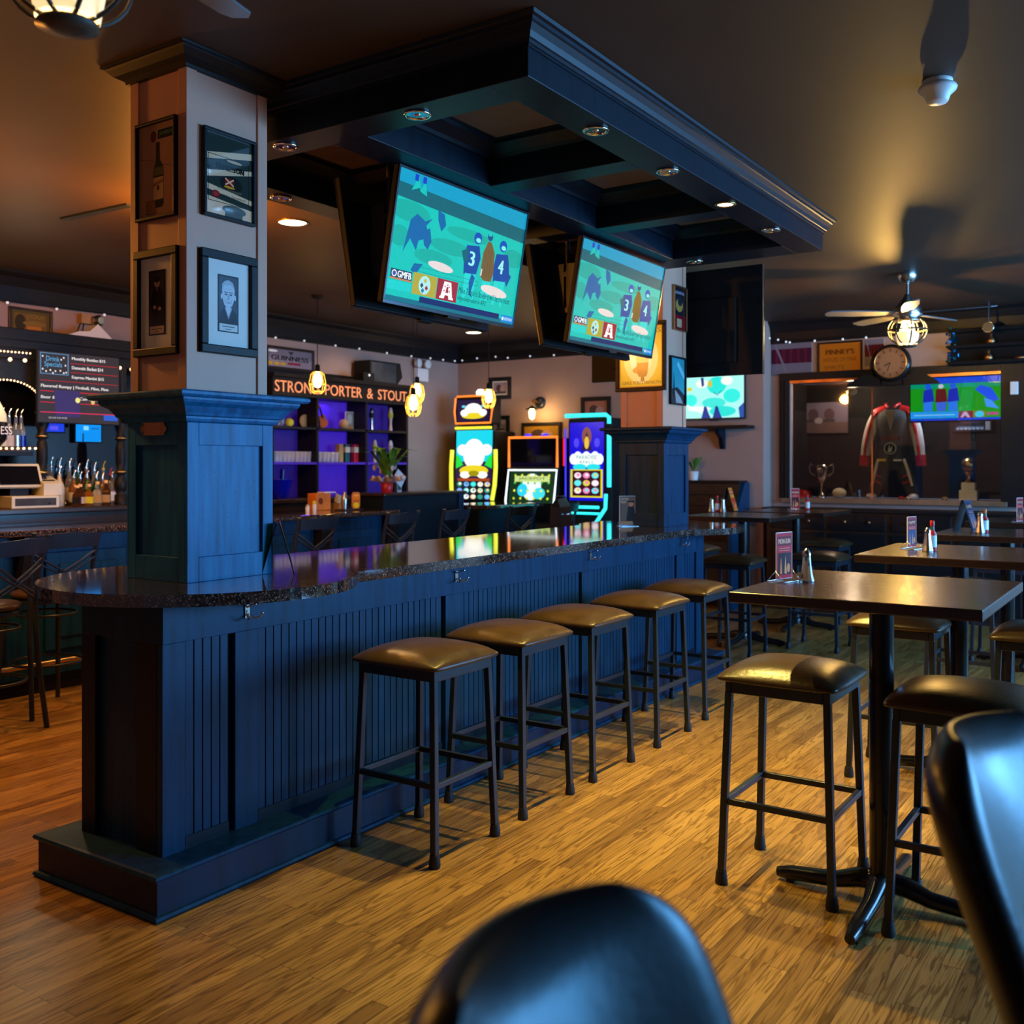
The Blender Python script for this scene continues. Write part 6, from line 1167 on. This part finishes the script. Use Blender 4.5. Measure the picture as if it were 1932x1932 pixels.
banner('maroon and white striped banner beside the orange sign', (1456, 648, 1532, 706)); banner('maroon and white striped banner behind the clock', (1632, 641, 1668, 690))
t = thing('wall_rack', 'dark open wall rack with small ornaments, upper right', 'shelf', (XG-.001, atX(1868, 690, XG).y, 2.52), -PI/2)
for z in (0, .16, .32): MB().bx(-.36, .60, -.16, 0, z, z+.03).build('shelf', 'matte_black', t)
MB().bx(-.36, .60, -.015, 0, 0, .35).build('back_board', 'matte_black', t)
for i, (dx, z) in enumerate(((.0, .03), (.02, .19), (.28, .03))): o = thing('ornament', ('copper ornament on the lowest board of the wall rack', 'copper ornament on the middle board of the wall rack', 'flat copper dish at right end of the wall rack')[i], 'ornament', (XG-.09, t.location.y-dx, 2.52+z)); MB().lathe([(.03, 0), (.045, .02), (.03, .06), (.012, .08), (.02, .10), (0, .11)] if i < 2 else [(.05, 0), (.06, .02), (0, .02)], n=16).build('body', 'copper', o)
o = thing('tinsel_bunch', 'hanging bunch of shiny blue tinsel at left of wall rack', 'tinsel', (XG-.08, atX(1797, 620, XG-.08).y, 2.90)); b = MB(); R_ = random.Random(8)
for k in range(60): z = -R_.uniform(0, .38); a = R_.uniform(0, 6.28); b.box((R_.uniform(-.05, .05), R_.uniform(-.05, .05), z), (.03, .004, .02), mat=Matrix.Rotation(a, 3, (R_.random(), R_.random(), R_.random()+.1)))
mk('tinsel', (.01, .22, .50), .25, metal=.9); b.build('strands', 'tinsel', o)
q = atX(1865, 618, XG-.3); t = thing('spot_lamp', 'round chrome rimmed spotlight hanging above the wall rack', 'spotlight', (XG-.3, q.y, CEIL), -PI/2); dz = q.z-CEIL; MB().cyl((0, 0, 0), (0, 0, dz+.05), .008, n=8).build('stem', 'black_metal', t); MB().lathe([(.03, .08), (.045, .0), (.048, -.03)], (0, 0, dz), 20, axis='Y').build('can', 'black_metal', t); MB().lathe([(.042, -.028), (.052, -.034), (.052, -.022)], (0, 0, dz), 24, axis='Y', cap=False).build('rim', 'chrome', t)
q = atX(1914, 731, XG-.04); t = thing('door_sensor', 'small white sensor box on the dark case frame, right edge', 'sensor', (XG-.041, q.y, q.z-.07), -PI/2); MB().bx(-.035, .035, -.035, 0, 0, .125).build('housing', 'white', t, bevel=.006)
lights('clear string lights hanging above the banners on the far right wall', [tuple(atX(px, py, XG-.06)) for px, py in ((1452, 638), (1468, 641), (1483, 645), (1490, 646), (1537, 643), (1590, 640), (1634, 637))], 'fairy', .012)

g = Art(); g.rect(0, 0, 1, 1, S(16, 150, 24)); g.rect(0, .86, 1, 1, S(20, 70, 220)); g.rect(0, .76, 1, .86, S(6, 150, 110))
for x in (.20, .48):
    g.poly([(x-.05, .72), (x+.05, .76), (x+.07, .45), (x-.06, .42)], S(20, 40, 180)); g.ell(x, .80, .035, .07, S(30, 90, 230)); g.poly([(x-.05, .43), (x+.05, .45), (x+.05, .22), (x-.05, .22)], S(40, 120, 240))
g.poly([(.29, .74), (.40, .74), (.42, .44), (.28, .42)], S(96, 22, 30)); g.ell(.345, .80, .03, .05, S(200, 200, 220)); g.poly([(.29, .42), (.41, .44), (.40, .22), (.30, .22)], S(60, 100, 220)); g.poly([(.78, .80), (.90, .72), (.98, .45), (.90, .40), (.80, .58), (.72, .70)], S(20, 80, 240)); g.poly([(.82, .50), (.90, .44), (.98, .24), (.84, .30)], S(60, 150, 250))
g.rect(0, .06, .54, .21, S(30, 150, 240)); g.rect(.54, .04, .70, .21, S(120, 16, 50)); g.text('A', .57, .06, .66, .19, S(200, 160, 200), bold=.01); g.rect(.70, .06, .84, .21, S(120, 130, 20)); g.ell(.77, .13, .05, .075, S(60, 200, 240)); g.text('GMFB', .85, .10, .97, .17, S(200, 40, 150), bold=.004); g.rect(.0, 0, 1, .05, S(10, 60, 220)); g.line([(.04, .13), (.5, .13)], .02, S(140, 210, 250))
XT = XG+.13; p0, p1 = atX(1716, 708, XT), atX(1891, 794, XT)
make_tv('lit panel standing for a television reflection, upper right inside the display case', p0.y-p1.y, CZ1-.02-p1.z, (XT, (p0.y+p1.y)/2, p1.z), (0, 0, -PI/2), g)  # lit panel added in place of a television reflected in the glass
# ================================================================= lights
def lamp(name, kind, loc, energy, col, rot=(0, 0, 0), **kw):
    l = bpy.data.lights.new(name, kind); l.energy = energy; l.color = col
    for k, v in kw.items(): setattr(l, k, v)
    o = bpy.data.objects.new(name, l); C.objects.link(o); o.location = loc; o.rotation_euler = rot
    return o
BLUE = (.17, .50, 1.0)
for i, (a, b) in enumerate(WX):
    lamp('window_daylight', 'AREA', ((a+b)/2, YR+.06, (WZ0+WZ1)/2), (260, 320, 260)[i], BLUE, (PI/2, 0, 0), shape='RECTANGLE', size=b-a-.12, size_y=WZ1-WZ0-.12)
WARM = (1.0, .72, .17)
for x, y, e in ((3.07, 2.50, 120), (3.06, 3.22, 15), (3.62, 2.01, 190), (4.31, 2.01, 240), (5.02, 2.01, 220), (5.72, 2.01, 130)):
    lamp('can_spot', 'SPOT', (x, y, KZ-.02), e, WARM, (math.radians(-10), 0, 0), spot_size=math.radians(84 if y < 2.2 else 70), spot_blend=.8, shadow_soft_size=.02)
lamp('downlight_spot', 'SPOT', (4.63, 4.81, CEIL-.03), 60, (1, .55, .2), (0, 0, 0), spot_size=math.radians(150), spot_blend=.6, shadow_soft_size=.09)
lamp('downlight_spot', 'SPOT', (9.64, 7.0, CEIL-.03), 26, (1, .6, .3), (0, 0, 0), spot_size=math.radians(150), spot_blend=.6, shadow_soft_size=.09)
lamp('fan_light', 'POINT', (f2.x, f2.y, 2.655), 240, (1, .58, .14), shadow_soft_size=.05)
lamp('fan_light', 'POINT', (f1[0], f1[1], 2.74), 3.5, (1, .55, .22), shadow_soft_size=.05)
for px, py, Y, l in PEND:
    q = atY(px, py, Y); lamp('pendant_light', 'POINT', (q.x, Y, q.z-.02), 10, (1, .58, .20), shadow_soft_size=.05)
q = atX(1014, 780, XF-.21); lamp('sconce_light', 'POINT', (q.x, q.y, q.z), 5, (1, .62, .22), shadow_soft_size=.04)
for x, y, e in ((3.6, 6.0, 60), (5.6, 5.6, 50), (1.6, 5.2, 70), (7.2, 7.3, 14)):
    lamp('service_downlight', 'SPOT', (x, y, CEIL-.03), e, (1, .56, .22), (0, 0, 0), spot_size=math.radians(150), spot_blend=.7, shadow_soft_size=.08)
lamp('shelf_led', 'AREA', (7.97, 7.83, 2.2), 1.2, (.2, .05, 1), (0, 0, 0), shape='RECTANGLE', size=.28, size_y=.06)
lamp('case_fill', 'POINT', (XG+.25, 3.0, CZ1-.12), 16, (1, .7, .45), shadow_soft_size=.05)  # added fill lamps without fixtures, to brighten the race suit
lamp('case_fill', 'POINT', (XG+.25, 2.1, CZ1-.12), 22, (.8, .85, 1), shadow_soft_size=.05)

lamp('service_glow', 'POINT', (3.9, 4.9, 2.80), 110, (1, .36, .05), shadow_soft_size=.08)  # lamp without a fixture, added for the orange light on the ceiling
lamp('service_glow', 'POINT', (2.2, 5.5, 2.80), 120, (1, .36, .05), shadow_soft_size=.08)  # second added lamp, out of view, for the ceiling's orange light
lamp('hall_glow', 'POINT', (-.8, 2.2, 2.5), 4, (1, .55, .2), shadow_soft_size=.1)  # added warm fill lamp out of view, without a fixture

lamp('bottle_fill', 'POINT', (4.2, 7.2, 2.2), 9, (1, .75, .45), shadow_soft_size=.1)  # fill lamp with no fixture, added to make the bottles brighter
lamp('shelf_light', 'SPOT', (8.4, 7.0, CEIL-.05), 26, (1, .7, .45), (math.radians(38), 0, 0), spot_size=math.radians(80), spot_blend=.6, shadow_soft_size=.06)
# ================================================================= camera, world, look
cd = bpy.data.cameras.new('camera'); cam = bpy.data.objects.new('camera', cd); C.objects.link(cam)
cam.location = (0, 0, CAMH); cam.rotation_euler = (PI/2, 0, YAW-PI/2)
cd.sensor_width = 36; cd.lens = FPX/1932*36; cd.shift_y = -(966-HORY)/1932; cd.clip_start = .05; cd.clip_end = 60
cd.dof.use_dof = True; cd.dof.focus_distance = 4.4; cd.dof.aperture_fstop = 3.0
bpy.context.scene.camera = cam
w = bpy.data.worlds.new('world'); bpy.context.scene.world = w; w.use_nodes = True
w.node_tree.nodes['Background'].inputs[0].default_value = (.25, .5, 1, 1); w.node_tree.nodes['Background'].inputs[1].default_value = .8
vs = bpy.context.scene.view_settings; vs.view_transform = 'Standard'; vs.exposure = 0; vs.gamma = 1
